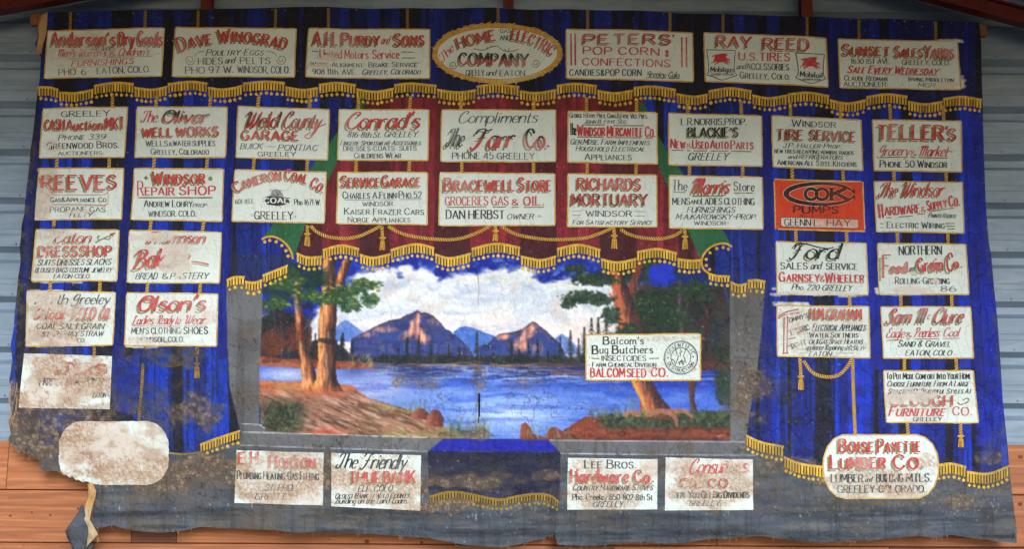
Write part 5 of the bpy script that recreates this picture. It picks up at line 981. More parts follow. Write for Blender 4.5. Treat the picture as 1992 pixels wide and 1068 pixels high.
def coal(bd, T):
    l = Lay(); cx, cy = 428, 802
    for k in range(7):
        o = [(cx + random.uniform(-30, 30) + random.uniform(70, 105) * math.cos(a), cy + random.uniform(-6, 6) + random.uniform(28, 44) * math.sin(a)) for a in np.linspace(0, 6.283, 13)[:-1]]
        l.fan([TR(T, *p) for p in o], (24, 28, 34), 5.0)
    l.fan([TR(T, *p) for p in [(385, 762), (400, 720), (430, 708), (462, 722), (490, 765), (440, 772)]], (104, 110, 114), 5.6)
    for _ in range(26):
        x, y = random.uniform(380, 480), random.uniform(712, 768); l.ribbon([TR(T, x, y), TR(T, x + random.uniform(6, 20), y + random.uniform(4, 22))], random.uniform(.6, 1.4), jit(random.choice([(30, 34, 40), (180, 186, 188), (70, 74, 80)])), 5.9)
    for _ in range(30):
        x, y = random.uniform(310, 540), random.choice([random.uniform(772, 785), random.uniform(828, 846)]); l.ribbon([TR(T, x, y), TR(T, x + random.uniform(-12, 12), y + random.uniform(4, 12))], random.uniform(.5, 1.1), jit(random.choice([(120, 126, 130), (190, 196, 198), (60, 64, 70)])), 5.9)
    l.build('coal_lump', bd)
board('white board of a coal company with a black lump of coal', F, [(115, 562), (820, 577), (803, 973), (90, 960)], [
 (132, 742, 470, 640, 80, 'Cameron', 'RbS', {'sag': 22}), (500, 640, 665, 668, 84, 'Coal', 'RbS', {'sag': 4}), (692, 690, 785, 742, 80, 'Co.', 'RbS', {'sag': 2}), (115, 825, 262, 825, 34, '601-11ST.', 'K'), coal, (338, 818, 528, 818, 38, 'COAL', 'Wnb', {'wt': .26}), (570, 830, 772, 834, 44, 'Pho 1671-W.', 'Kl'), (235, 935, 252, 935, 44, '=', 'K'), (265, 945, 558, 945, 60, 'GREELEY', 'K'), (566, 945, 584, 945, 44, '=', 'K')])
board('white board of a service garage naming cars and appliances', F, [(908, 578), (1600, 580), (1598, 985), (895, 975)], [
 (935, 690, 1235, 690, 84, 'Service', 'RbS'), (1252, 690, 1550, 688, 84, 'Garage', 'RbS'), (945, 782, 1555, 780, 52, 'Charles A.Flinn:Pho.52', 'K'), (1098, 840, 1345, 838, 32, 'WINDSOR.', 'K'), (958, 905, 1572, 908, 48, 'Kaiser Frazer Cars', 'K'), (985, 965, 1468, 965, 40, 'Norge Appliances', 'K'), bars('K', 2.5, [(960, 792), (1190, 792)], [(1225, 791), (1350, 791)], [(1385, 790), (1553, 790)])])
board('white board of a grocery store selling gas and oil, owner named below', G, [(25, 578), (917, 590), (917, 990), (18, 992)], [
 (60, 720, 605, 720, 100, 'Bracewell', 'RbS'), (632, 720, 888, 720, 100, 'Store', 'RbS'), (65, 832, 395, 830, 66, 'GROCERIES', 'R'), (425, 832, 552, 832, 66, 'GAS', 'R'), (582, 832, 636, 832, 46, '&', 'Rb'), (672, 832, 830, 832, 66, 'OIL.', 'Rb'), bars('G', 8, [(78, 848), (380, 842)], [(430, 845), (535, 845)], [(580, 848), (635, 847)], [(672, 848), (830, 848)]), (72, 935, 522, 935, 64, 'DAN HERBST', 'K', {'wt': .15}), (542, 940, 752, 938, 38, 'OWNER', 'Ki'), (785, 938, 805, 938, 40, '=', 'K')])
board('white board of a mortuary in two rows of red shaded capitals', G, [(1015, 592), (1704, 602), (1706, 1003), (1012, 1000)], [
 (1092, 712, 1578, 716, 84, 'RICHARDS', 'RbS'), (1045, 835, 1630, 836, 86, 'MORTUARY', 'RbSj'), (1155, 922, 1508, 922, 42, 'WINDSOR', 'K', {'wt': .15}), (1050, 985, 1672, 986, 36, 'For Satisfactory Service', 'Ki'), bars('K', 2.5, [(1052, 880), (1130, 878)], [(1050, 913), (1115, 913)], [(1525, 883), (1612, 885)], [(1528, 918), (1612, 918)])])
board('white board of a mens and ladies clothing store below the used auto parts', Hh, [(30, 432), (543, 440), (550, 728), (33, 720)], [
 (50, 512, 130, 515, 56, 'The', 'Kl', {'wt': .1}), (152, 530, 370, 532, 82, 'Morris', 'RclS', {'wt': .19}), (387, 516, 500, 518, 50, 'Store', 'Kl', {'wt': .11}), bars('G', 7, [(55, 523), (122, 524)], [(388, 528), (495, 529)], [(160, 545), (330, 545)]), (50, 592, 145, 592, 36, 'MENS', 'K'), (150, 588, 205, 588, 22, 'AND', 'K'), (210, 592, 500, 594, 36, 'LADIES CLOTHING', 'K'), (130, 635, 395, 637, 30, 'FURNISHINGS', 'Ki'), (68, 672, 515, 675, 28, 'M.A.KAROWSKY~PROP.', 'Ki'), (170, 704, 360, 706, 21, 'WINDSOR=', 'K', {'wt': .15})])
def cook(bd, T):
    l = Lay(); w = Lay()
    cp = [(880 + (200 if math.cos(a_) < 0 else 176) * math.cos(a_), 530 + 58 * math.sin(a_) * -1) for a_ in np.linspace(.12, 6.16, 72)]
    pts = np.array([TR(T, *p) for p in cp]); n = len(pts)
    prof = np.interp(np.linspace(0, 1, n), [0, .08, .25, .45, .5, .55, .75, .92, 1], [3, 5, 6, 9, 12, 9, 6, 5, 3])
    w.ribbon(pts, prof + 2.4, (214, 190, 170), 5.0); l.ribbon(pts, prof, INK['K'], 5.6)
    for x0, y0, h in ((1040, 520, 10),):
        l.ribbon([TR(T, 1056, 500), TR(T, 1060, 526)], 3, INK['K'], 6.0); l.ribbon([TR(T, 1056, 536), TR(T, 1060, 560)], 3, INK['K'], 6.0)
    for cx, r in ((818, 30), (878, 30)):
        ring = np.array([TR(T, cx + r * math.cos(a) * 1.1, 531 + r * math.sin(a)) for a in np.linspace(0, 6.283, 33)])
        w.ribbon(ring, 8.2, (214, 190, 170), 5.2); l.ribbon(ring, 6.0, INK['K'], 6.1)
    kk = [[(930, 500), (930, 562)], [(1008, 500), (935, 532)], [(955, 525), (1022, 562)], [(918, 500), (945, 500)], [(918, 562), (945, 562)], [(995, 500), (1018, 500)], [(1008, 562), (1030, 562)]]
    for s in kk:
        p = np.array([TR(T, *q) for q in s]); ww = 7.2 if abs(s[0][1] - s[1][1]) > 5 else 3.4
        w.ribbon(p, ww + 2, (214, 190, 170), 5.3); l.ribbon(p, ww, INK['K'], 6.3)
    w.build('letter_outline', bd); l.build('lettering', bd)
    p = Lay(); p.fan([TR(T, *q) for q in [(652, 658), (1076, 668), (1084, 674), (1084, 716), (1077, 723), (652, 716), (644, 710), (645, 664)]], (26, 32, 42), 4.6)
    p.v = []; p.f = []; p.c = []; p.z = []
    for o_, cc_, zz_ in ((0, (26, 32, 42), 4.6), (3.5, (206, 214, 212), 5.3)):
        ys_ = np.linspace(0, 1, 9); 
        for i_ in range(8):
            xs_ = np.linspace(646 + o_, 1083 - o_, 40); u_ = (xs_ - 646) / 437
            t0_ = 658 + o_ + u_ * 9; b0_ = 714 - o_ + u_ * 9; e_ = np.where((u_ < .015) | (u_ > .985), 4, 0)
            ya = t0_ + e_ + (b0_ - t0_ - 2 * e_) * ys_[i_]; yb = t0_ + e_ + (b0_ - t0_ - 2 * e_) * ys_[i_ + 1]
            p.e = 0; p.quadstrip([TR(T, x_, y_) for x_, y_ in zip(xs_, ya)], [TR(T, x_, y_) for x_, y_ in zip(xs_, yb)], cc_, zz_)
    p.build('name_plate', bd)
board('orange board for pumps with a large black monogram and white name plate', Hh, [(614, 450), (1108, 460), (1116, 736), (620, 728)], [
 cook, (722, 634, 970, 638, 38, 'PUMPS', 'Knb', {'wt': .24}), (755, 656, 930, 657, 12, 'REG. US PAT OFF', 'Dn', {'wt': .14}), (670, 706, 865, 708, 38, 'GLENN L.', 'Kn', {'wt': .13}), (905, 709, 1035, 711, 38, 'HAY', 'Kn', {'wt': .13})], tint=(206, 66, 34))
board('white board of a hardware and supply company with slanting red capitals', Hh, [(1170, 460), (1655, 465), (1667, 736 + 10), (1183, 740)], [
 (1192, 545, 1300, 545, 76, 'The', 'RclS'), (1310, 545, 1560, 542, 78, 'Windsor', 'RclS'), (1198, 662, 1218, 660, 78, 'H', 'Rb'), (1228, 650, 1420, 634, 46, 'ARDWARE', 'Rb'), (1426, 632, 1450, 630, 30, '&', 'R'), (1462, 622, 1570, 604, 52, 'Supply', 'Rb'), (1584, 600, 1642, 594, 58, 'Co.', 'Rb'),
 bars('G', 6, [(1235, 660), (1262, 662)], [(1300, 658), (1378, 652)], [(1405, 644), (1445, 640)], [(1470, 628), (1608, 606)], [(1197, 694), (1218, 694)], [(1200, 716), (1216, 716)], [(1560, 693), (1612, 693)], [(1562, 708), (1614, 708)], [(1570, 723), (1614, 723)]), (1465, 660, 1620, 662, 24, 'Paints-Radios', 'Ki'), (1238, 718, 1555, 720, 34, 'Electric Wiring', 'K')])
# lower left
board('worn white board of a dress shop with a small leaf flourish', I, [(275, 65), (910, 68), (893, 460), (245, 460)], [
 (420, 165, 712, 165, 84, 'Eaton', 'RclS'), (300, 270, 600, 270, 74, 'DRESS', 'RbS'), (622, 268, 860, 265, 74, 'SHOP', 'RbS'), (290, 342, 855, 335, 44, 'SUITS DRESSES SLACKS', 'Ki'), (270, 396, 860, 395, 36, 'BLOUSES-BAGS-COSTUME JEWELRY', 'Ki'), (412, 442, 700, 440, 32, 'EATON-COLO.', 'Ki'), bars('G', 9, [(735, 168), (760, 150), (800, 130), (880, 95)], [(765, 150), (750, 125), (765, 115)], [(800, 132), (830, 140), (850, 120)]), bars('R', 8, [(845, 100), (885, 88)], [(845, 98), (870, 115)])])
board('white board of a bakery with its middle letters lost', I, [(990, 70), (1705, 88), (1690, 480), (975, 470)], [
 (1135, 165, 1590, 172, 84, 'Thompson', 'RclS', {'wt': .18}), (1030, 365, 1290, 345, 140, 'Bak', 'RclS', {'wt': .17}), (1300, 345, 1475, 335, 130, 'ery', 'RclS', {'wt': .16}), bars('R', 12, [(1475, 312), (1530, 318), (1610, 335)]), bars('G', 7, [(1480, 328), (1540, 336), (1608, 350)]), (1040, 446, 1215, 446, 46, 'BREAD', 'Ki'), (1252, 446, 1298, 446, 44, '&', 'K'), (1312, 448, 1612, 445, 46, 'PASTERY', 'Ki')])
board('stained white board of a feed company, mostly illegible', I, [(215, 540), (885, 548), (862, 955), (203, 965)], [
 (270, 640, 530, 640, 78, 'North', 'Kc'), (555, 640, 850, 638, 78, 'Greeley', 'Kc'), (275, 755, 520, 755, 84, 'Flour', 'Rcb'), (555, 757, 740, 757, 88, 'FEED', 'RbiS'), (762, 757, 850, 757, 88, 'CO.', 'RbiS'), (280, 832, 800, 830, 42, 'COAL SALT GRAIN', 'Ki'), (320, 890, 795, 885, 38, 'STORE HAY STRAW', 'Ki'), (590, 934, 655, 932, 30, 'CO.', 'Ki')])
board('white board of a clothing and shoe shop in bold looping red script', I, [(975, 552), (1678, 565), (1670, 965), (955, 955)], [
 (1055, 695, 1600, 690, 122, "Olson's", 'RclS', {'wt': .21}), (1010, 798, 1190, 796, 70, 'Ladies', 'Rc'), (1210, 796, 1400, 796, 70, 'Ready to', 'Rc'), (1420, 796, 1592, 796, 70, 'Wear', 'Rc'), (1010, 868, 1405, 868, 46, "MEN'S CLOTHING:", 'K'), (1420, 870, 1605, 870, 50, 'SHOES', 'Knb', {'wt': .18}), (1080, 934, 1420, 930, 38, 'WINDSOR, COLO.', 'K', {'wt': .14}), bars('K', 2.5, [(1005, 808), (1400, 812)], [(1420, 810), (1595, 812)])])
board('stained board with almost all lettering gone, lowest square board at left', J, [(125, 48), (580, 62), (568, 340), (98, 330)], [
 (300, 155, 480, 155, 56, 'NDER', 'Rb'), (500, 156, 560, 156, 52, 'S', 'RbS'), (205, 216, 530, 210, 36, 'FARM IMPLEMENT INC.', 'K', {'wt': .16}), bars('K', 3, [(205, 178), (320, 180)], [(450, 184), (540, 180)], [(540, 182), (528, 205)]), (480, 282, 552, 276, 24, 'EATON', 'Ki')], border=False)
# lower right
board('white board of a car dealer with black script name, white filler along its foot', LL, [(213, 110), (862, 122), (875, 492), (222, 485)], [
 (325, 232, 420, 232, 112, 'F', 'KclS', {'wt': .14}), (425, 234, 682, 234, 112, 'ord', 'KclS', {'wt': .17}), bars('K', 9, [(345, 165), (380, 130), (440, 128), (520, 150), (590, 160), (632, 150)]), (250, 308, 443, 308, 46, 'SALES', 'K', {'wt': .15}), (465, 308, 547, 305, 50, 'and', 'Kcl'), (578, 310, 803, 312, 44, 'SERVICE', 'K', {'wt': .15}),
 (240, 395, 530, 398, 64, 'Garnsey', 'Rb'), (535, 398, 566, 398, 44, '&', 'R'), (572, 400, 848, 401, 64, 'Wheeler', 'Rb'), bars('G', 3, [(270, 405), (520, 406)], [(570, 407), (845, 409)]), (330, 455, 762, 464, 40, 'Pho. 220-GREELEY', 'Kil')])
board('white board of a feed and grain company with worn rolling and grinding line', LL, [(947, 122), (1580, 128), (1603, 487), (958, 490)], [
 (1100, 205, 1405, 200, 62, 'NORTHERN', 'K'), (985, 372, 1045, 372, 168, 'F', 'RnbS', {'wt': .13}), (1040, 332, 1160, 328, 70, 'eed', 'RlbS', {'wt': .24}), (1170, 328, 1216, 320, 46, 'and', 'Kcl'), (1235, 328, 1415, 318, 100, 'Grain', 'RlbS', {'wt': .17}), (1445, 320, 1490, 320, 130, 'C', 'RnbS', {'wt': .12}), (1498, 300, 1555, 292, 76, 'o.', 'RlbS', {'wt': .2}), bars('G', 6, [(1180, 338), (1222, 330)], [(1185, 352), (1222, 345)]), (1072, 412, 1460, 412, 48, 'Rolling-Grinding', 'K'), (1398, 468, 1510, 466, 40, '86', 'K')])
board('crowded white board of an electric fix-it shop with a tall red initial', LL, [(220, 568), (878, 575), (890, 943), (225, 932)], [
 (465, 664, 575, 665, 76, 'H.M.', 'RbS'), (585, 666, 828, 669, 72, 'GRAHAM', 'RbS'), bars('V', 9, [(232, 662), (280, 635), (385, 618)], [(236, 645), (290, 615), (380, 594)], [(275, 650), (272, 915)], [(300, 645), (296, 915)], [(300, 750), (322, 742)], [(298, 810), (358, 796)], [(298, 735), (330, 722)], [(300, 860), (322, 855)], [(262, 912), (305, 908)]),
 (312, 692, 455, 650, 32, "OMMY'S", 'Ki'), (330, 778, 460, 742, 40, 'LECTRIC', 'K'), (332, 878, 440, 846, 38, "IX'-IT", 'K'), (478, 746, 860, 746, 48, 'Electrical Appliances', 'Ki'), (458, 797, 803, 797, 38, 'Water Softners', 'K'), (453, 842, 838, 842, 34, 'Oil&Gas Space Heaters', 'Ki'), (430, 886, 700, 886, 38, 'appliance Repairing', 'Kcl'), (702, 888, 852, 888, 22, 'SPECIALTY', 'Ki'), (725, 866, 800, 866, 14, 'OUR', 'Ki'), (455, 930, 628, 928, 32, 'EATON:', 'Ki'), bars('K', 2, [(385, 910), (440, 908)], [(645, 910), (768, 908)], [(480, 752), (850, 750)])])
board('white board of a coal, sand and gravel dealer in dark shaded script', LL, [(968, 578), (1615, 578), (1635, 943), (985, 943)], [
 (1005, 697, 1192, 695, 104, 'Sam', 'RcljS', {'wt': .18}), (1215, 695, 1295, 695, 104, 'M', 'RcljS', {'wt': .16}), (1298, 668, 1325, 668, 60, 'c', 'Rcl'), (1342, 695, 1570, 693, 104, 'Clure', 'RcljS', {'wt': .18}), (1005, 800, 1145, 798, 68, 'Eagle', 'Rc'), (1150, 796, 1190, 796, 36, '&', 'R'), (1205, 795, 1392, 792, 68, 'Peerless', 'Rc'), (1415, 792, 1540, 790, 66, 'Coal', 'Rc'), bars('G', 6, [(1010, 818), (1120, 812)], [(1210, 808), (1385, 806)], [(1412, 804), (1535, 802)], [(1150, 808), (1175, 808)]), (1090, 862, 1472, 862, 44, 'Sand & Gravel', 'Ki'), (1145, 925, 1480, 925, 38, 'EATON, COLO', 'Ki')])
board('white board of a furniture company with a blank band through the name', O, [(768, 115), (1252, 113), (1280, 393), (782, 393)], [
 (782, 160, 1238, 158, 33, 'To Put More Comfort Into Your Home', 'K', {'wt': .14}), (785, 199, 1230, 197, 29, 'Choose Furniture From A Large', 'Ki', {'wt': .13}), (790, 238, 1242, 236, 27, 'Selection Of Beautiful Styles At', 'Ki', {'wt': .13}), (812, 300, 1142, 298, 50, 'CLOUGH', 'RbS'), bars('G', 6, [(1165, 285), (1185, 295), (1215, 285), (1228, 268), (1215, 262), (1195, 272)]), (795, 356, 1105, 356, 48, 'Furniture', 'Rib'), (1142, 353, 1242, 353, 44, 'CO.', 'R'), (930, 384, 1082, 383, 20, 'GREELEY', 'K', {'wt': .15})])
# stage front
board('blistered white board of a plumbing and heating firm at the stage foot', M, [(80, 540), (550, 553), (545, 835), (68, 825)], [
 (95, 612, 222, 610, 60, 'E.H.', 'RbS'), (262, 633, 508, 634, 62, 'Horton', 'RbS'), (85, 695, 525, 700, 44, 'Plumbing Heating-Gas Fitting', 'K', {'wt': .16}), (235, 757, 395, 757, 34, 'ST. PHO.', 'Ki'), (180, 806, 392, 802, 32, 'GREELEY', 'Ki')], border=False)
board('blistered white board of a bank with black script heading', M, [(590, 555), (1070, 568), (1067, 865), (592, 840)], [
 (620, 635, 740, 636, 78, 'The', 'Kc'), (752, 638, 1000, 642, 82, 'Friendly', 'Kcl'), (690, 716, 860, 716, 60, 'THUE', 'RbS'), (875, 716, 1040, 714, 62, 'BANK', 'RbS'), (735, 762, 930, 760, 32, 'ELL. COLO.', 'Ki'), (612, 799, 1010, 796, 28, 'Oldest Bank In Weld County', 'Ki'), (612, 826, 1000, 826, 32, 'Building on the Land Loans', 'Kcl')], border=False)
board('blistered white board of a hardware company at the stage foot', NN, [(565, 582), (1045, 588), (1043, 858), (562, 863)], [
 (655, 637, 928, 638, 44, 'Lee Bros.', 'K', {'wt': .14}), (582, 712, 890, 712, 66, 'Hardware', 'RlbS'), (920, 714, 1022, 714, 66, 'Co.', 'RlbS'), (590, 757, 1020, 755, 32, 'Country Hardware Stoves', 'Ki'), (590, 808, 1015, 808, 32, 'Pho. Greeley 850-802 8th St', 'Kl', {'wt': .14}), (690, 846, 870, 843, 28, ':GREELEY:', 'Ki')], border=False)
board('blistered white board of an oil company promising big dividends', NN, [(1085, 578), (1555, 590), (1555, 860), (1083, 863)], [
 (1210, 668, 1530, 660, 80, 'Consumers', 'Rc', {'wt': .13}), (1165, 738, 1440, 738, 46, 'OIL CO.', 'RbS'), (1105, 797, 1532, 795, 38, 'Where You Get Big Dividends', 'K', {'wt': .15}), (1210, 838, 1376, 838, 28, 'GREELEY', 'Ki')], border=False)
def seal(bd, T):
    l = Lay(); cx, cy = 757, 862
    for r, w in ((104, 1.4), (97, .5), (62, 1.2)):
        l.ribbon(np.array([TR(T, cx + r * math.cos(a), cy + r * math.sin(a)) for a in np.linspace(0, 6.283, 49)]), w, INK['K'], 6)
    for s in ([(735, 845), (728, 820), (720, 800)], [(757, 850), (750, 830), (764, 825), (752, 808)], [(775, 845), (783, 820), (792, 803)], [(728, 900), (735, 870), (745, 845)], [(790, 895), (782, 870), (772, 848)], [(745, 905), (757, 880), (770, 905)], [(740, 890), (775, 885)], [(700, 870), (715, 880), (725, 905)]):
        l.ribbon([TR(T, *p) for p in s], 1.2, INK['K'], 6.3)
    for k in range(16): 
        x, y = random.uniform(735, 780), random.uniform(870, 905); l.ribbon([TR(T, x, y), TR(T, x + random.uniform(-8, 8), y + random.uniform(-8, 8))], .9, INK['K'], 6.4)
    for x, y in ((676, 862), (833, 856)):
        for k in range(5): l.ribbon([TR(T, x, y), TR(T, x + 6 * math.cos(k * 1.257 - 1.57), y + 6 * math.sin(k * 1.257 - 1.57))], .9, INK['K'], 6.5)
    for s, a0, a1, r, flip in (('SCIENTIFIC', 195, 345, 70, 1), ('DESTRUCTION', 160, 20, 90, -1)):
        n = len(s)
        for i, ch in enumerate(s):
            a = math.radians(a0 + (a1 - a0) * (i + .5) / n); w = 6.5 if ch != 'I' else 1.6
            c = (cx + r * math.cos(a), cy + r * math.sin(a)); t = (-math.sin(a) * flip, math.cos(a) * flip)
            p, q = TR(T, c[0] - t[0] * w, c[1] - t[1] * w), TR(T, c[0] + t[0] * w, c[1] + t[1] * w)
            text(l, None, *p, *q, 20 / T[2], ch, 'Kn')
    l.build('round_emblem', bd)
board('white insecticide board with a round emblem, laid over the painted lake', K5, [(160, 717), (877, 712), (877, 1003), (163, 1000)], [
 (272, 776, 310, 776, 48, 'B', 'Kb', {'wt': .2}), (320, 776, 526, 776, 46, "alcom's", 'Klb', {'wt': .13}), (203, 836, 240, 836, 52, 'B', 'Kb', {'wt': .2}), (250, 834, 302, 834, 50, 'ug', 'Klb', {'wt': .13}), (330, 834, 368, 834, 50, 'B', 'Kb', {'wt': .2}), (378, 834, 585, 833, 48, 'utchers', 'Klb', {'wt': .13}), (260, 880, 540, 880, 31, 'INSECTCIDES', 'K', {'wt': .15}),
 bars('G', 8, [(197, 866), (247, 866)], [(560, 866), (620, 864)]), (203, 918, 602, 918, 29, 'Farm Chemical Division', 'K', {'wt': .15}), (192, 982, 408, 982, 54, 'BALCOM', 'Rb'), (422, 982, 540, 982, 52, 'SEED', 'Rb'), (575, 980, 678, 980, 54, 'CO.', 'Rb'), seal])
# rounded boards
def rrect(x0, y0, x1, y1, rx, ry, skew=0):
    o = []
    for cx, cy, a0 in ((x1 - rx, y0 + ry, -90), (x1 - rx, y1 - ry, 0), (x0 + rx, y1 - ry, 90), (x0 + rx, y0 + ry, 180)):
        for k in range(13):
            a = math.radians(a0 + 90 * k / 12); o.append((cx + rx * math.cos(a), cy + ry * math.sin(a)))
    out = []
    for p, q in zip(o, o[1:] + o[:1]):
        n = max(1, int(math.dist(p, q) / 4))
        for i in range(n): out.append((p[0] + (q[0] - p[0]) * i / n, p[1] + (q[1] - p[1]) * i / n))
    return out
bo = rrect(1600, 846.5, 1828, 970, 44, 60)
bd = board_mesh('advertisement_board', ring_patch(bo), 'rounded white board of a lumber company, blistered along its foot')
gold_border(bd, [bo + bo[:1]], 3.0)
fill_lines(bd, O, [(530, 550, 715, 550, 68, 'Boise', 'RbS'), (735, 551, 970, 549, 68, 'Payette', 'RbS'), (482, 640, 778, 636, 72, 'Lumber', 'RbS'), (822, 640, 990, 636, 72, 'Co.', 'RbS'), (485, 711, 655, 711, 42, 'LUMBER', 'K', {'wt': .14}), (665, 711, 705, 709, 28, 'and', 'Kcl'), (728, 711, 872, 709, 42, 'BUILDING', 'K', {'wt': .15}), (892, 709, 1026, 709, 42, 'MTLS.', 'K', {'wt': .15}), (520, 768, 985, 766, 38, 'GREELEY-COLORADO', 'K')])
fo = rrect(113, 820, 328, 944, 44, 50); fo = [(x, min(y, 916 + max(0, (x - 100)) * .35)) for x, y in fo]
fo = [(x + random.uniform(-1, 1), y + random.uniform(-1.4, 1.4) * (2.2 if x < 190 and y > 880 else .4)) for x, y in fo]
bd = board_mesh('advertisement_board', ring_patch(fo), 'blank rounded white board, brown stained and peeled, at the torn lower left')

# ---------------------------------------------------------------- painted gold: fringes, ropes, tassels
def fringe(segs, hgt=17, label=None, balls=True, dim=1.0, gap=5.6, side=None):
    l = Lay(); gold = np.array((202, 164, 58)) * dim; e = 1
    for s in segs:
        p = seg_px(s); d = np.r_[0, np.cumsum(np.linalg.norm(np.diff(p, axis=0), axis=1))]; n = max(2, int(d[-1] / gap))
        q = lambda t: np.array([np.interp(t, d, p[:, 0]), np.interp(t, d, p[:, 1])])
        T_ = np.linspace(0, d[-1], max(3, int(d[-1] / 4)))
        top = np.array([q(t) for t in T_])
        l.quadstrip(top - [0, 1], top + [0, hgt - .5], [tuple(np.array((62, 46, 24)) * dim * random.uniform(.8, 1.2)) for _ in range(2 * len(T_))], 1.5)
        l.quadstrip(top - [0, 1.5], top + [0, 3.2], [tuple(gold * random.uniform(.94, 1.1)) for _ in range(2 * len(T_))], 2.6)
        step = d[-1] / n
        for i in range(n):
            a = q((i + .12) * step); b = q((i + .74) * step); k = random.uniform(.82, 1.12); hh = hgt + random.uniform(-.8, .8)
            l.quadstrip([a, a + [0, hh]], [b, b + [0, hh]], tuple(gold * k), 2.0)
            l.ribbon([(a * .3 + b * .7) + [0, 3], (a * .3 + b * .7) + [0, hh - 1]], 1.0, tuple(gold * k * 1.14), 2.9)
        if balls:
            nb = max(2, int(d[-1] / 9.2))
            for i in range(nb):
                c = q((i + .5) * d[-1] / nb) + [random.uniform(-.6, .6), hgt + 6.5 + random.uniform(-.8, .8)]; r = random.uniform(2.7, 3.6)
                l.ribbon([c - [0, 7], c], 1.1, tuple(gold * .75), 1.9)
                l.fan([(c[0] + r * math.cos(k), c[1] + r * math.sin(k)) for k in np.linspace(0, 6.283, 11)[:-1]], tuple(gold * random.uniform(.9, 1.1)), 2.2)
                l.fan([(c[0] - .6 + r * .45 * math.cos(k), c[1] - .6 + r * .45 * math.sin(k)) for k in np.linspace(0, 6.283, 7)[:-1]], tuple(gold * 1.2), 2.9)
    return l.build('gold_fringe', curtain, M_PAPER, src='canvas', wear=.55, label=label)
for k in range(0, len(TOPF)): fringe([TOPF[k]])
for s in CENF: fringe([s])
for s in LWF: fringe([s], 15)
for s in RWF[:1]: fringe([s], 12)
for s in RWF[1:]: fringe([s], 16)
for s in RBF: fringe([s], 20)
for s in LBF: fringe([s], 16, dim=.88)
fringe(CBF, 13, dim=.66, label='dull dirt-covered gold fringe at the foot of the painted cloth')
l = Lay(); l.ribbon(smooth_pts([(328, 882), (360, 884), (391, 880)]), 3, (150, 128, 50), 2); l.build('gold_fringe', curtain, src='canvas')
for cu, sgn in ((LCURL, 1), (RCURL, -1)):
    l = Lay(); p = smooth_pts(cu, 6); l.ribbon(p, 4, (196, 150, 54), 2.2)
    cc = np.array([(520, 500), (1410, 510)][0 if sgn > 0 else 1], float)
    for i in range(3, len(p) - 2, 6):
        n = cc - p[i]; n /= np.linalg.norm(n); c = p[i] + n * 8; l.ribbon([p[i], c], 1.2, (150, 112, 40), 2)
        l.fan([(c[0] + 3.2 * math.cos(k), c[1] + 3.2 * math.sin(k)) for k in np.linspace(0, 6.283, 11)[:-1]], (200, 158, 60), 2.4)
    l.build('gold_fringe', curtain, src='canvas', wear=.5)
def rope(pts, w=6.4, dim=1.0, wear=.6, lab=None):
    p = smooth_pts(pts, 8) if len(pts) > 2 else resample(np.array(pts, float), 3); l = Lay()
    d = np.r_[0, np.cumsum(np.linalg.norm(np.diff(p, axis=0), axis=1))]
    q = lambda t: np.array([np.interp(t, d, p[:, 0]), np.interp(t, d, p[:, 1])])
    l.ribbon(p, w, tuple(np.array((196, 158, 62)) * dim), 1.6)
    n = int(d[-1] / 4.6)
    for i in range(n):
        t = (i + .5) * d[-1] / n; a = q(max(0, t - .5)); b = q(min(d[-1], t + .5)); e = (b - a) / (np.linalg.norm(b - a) + 1e-9); m = np.array([-e[1], e[0]]); c = q(t)
        l.ribbon([c - m * w * .46 - e * 1.9, c + m * w * .46 + e * 1.9], 1.35, tuple(np.array((84, 54, 24)) * dim), 2.2)
        l.ribbon([c - m * w * .3 - e * 1.2 + e * 2.2, c + m * w * .3 + e * 1.2 + e * 2.2], .9, tuple(np.array((220, 180, 84)) * dim), 2.3)
    return l.build('painted_rope', curtain, src='canvas', wear=wear, label=lab)
for x, a, b in [(137, 20, 58), (284, 20, 56), (386, 19, 54), (537, 16, 56), (639, 14, 56), (792, 14, 56), (969, 13, 46), (1143, 18, 58), (1303, 22, 63), (1406, 26, 66), (1570, 31, 72), (1672, 35, 76), (1820, 41, 80)]:
    rope([(x, a + 1), (x - (1 if x < 600 else 0), b + 1)], 5.6, .74)
def vr(lst, y0f, y1f):
    for x0, x1 in lst: rope([(x0, y0f(x0)), (x1, y1f(x1))])
topy = lambda x: float(np.interp(x, [83, 640, 1278, 1500, 1868], [208, 213, 219, 224, 236])) + 1
vr([(219, 218), (306, 303), (411, 408), (505, 502), (604, 603), (697, 697), (799, 797), (898, 896), (1039, 1038), (1141, 1141), (1238, 1238), (1338, 1338), (1441, 1442), (1537, 1538), (1635, 1637), (1731, 1733), (1834, 1836)], lambda x: float(np.interp(x, [80, 1000, 1900], [186, 186, 205])), topy)
b2 = lambda x: float(np.interp(x, [76, 440, 833, 1278, 1480, 1679, 1871], [305, 306, 311, 318, 323, 329, 333])); t3 = lambda x: float(np.interp(x, [75, 437, 831, 1278, 1481, 1680, 1873], [326, 328, 335, 341, 344, 351, 353])) + 1
vr([(110, 109), (212, 211), (300, 298), (404, 402), (496, 494), (599, 597), (693, 692), (797, 796), (898, 898), (1038, 1038), (1142, 1142), (1237, 1237), (1341, 1341), (1444, 1444), (1541, 1542), (1641, 1642), (1739, 1740), (1841, 1842)], b2, t3)
b3 = lambda x: float(np.interp(x, [68, 433, 1508, 1683, 1877], [426, 430, 446, 449, 453])); t4 = lambda x: float(np.interp(x, [69, 431, 1508, 1684, 1880], [446, 450, 470, 473, 476])) + 1
vr([(105, 104), (293, 291), (397, 394), (1548, 1549), (1647, 1648), (1746, 1747), (1845, 1846)], b3, t4)
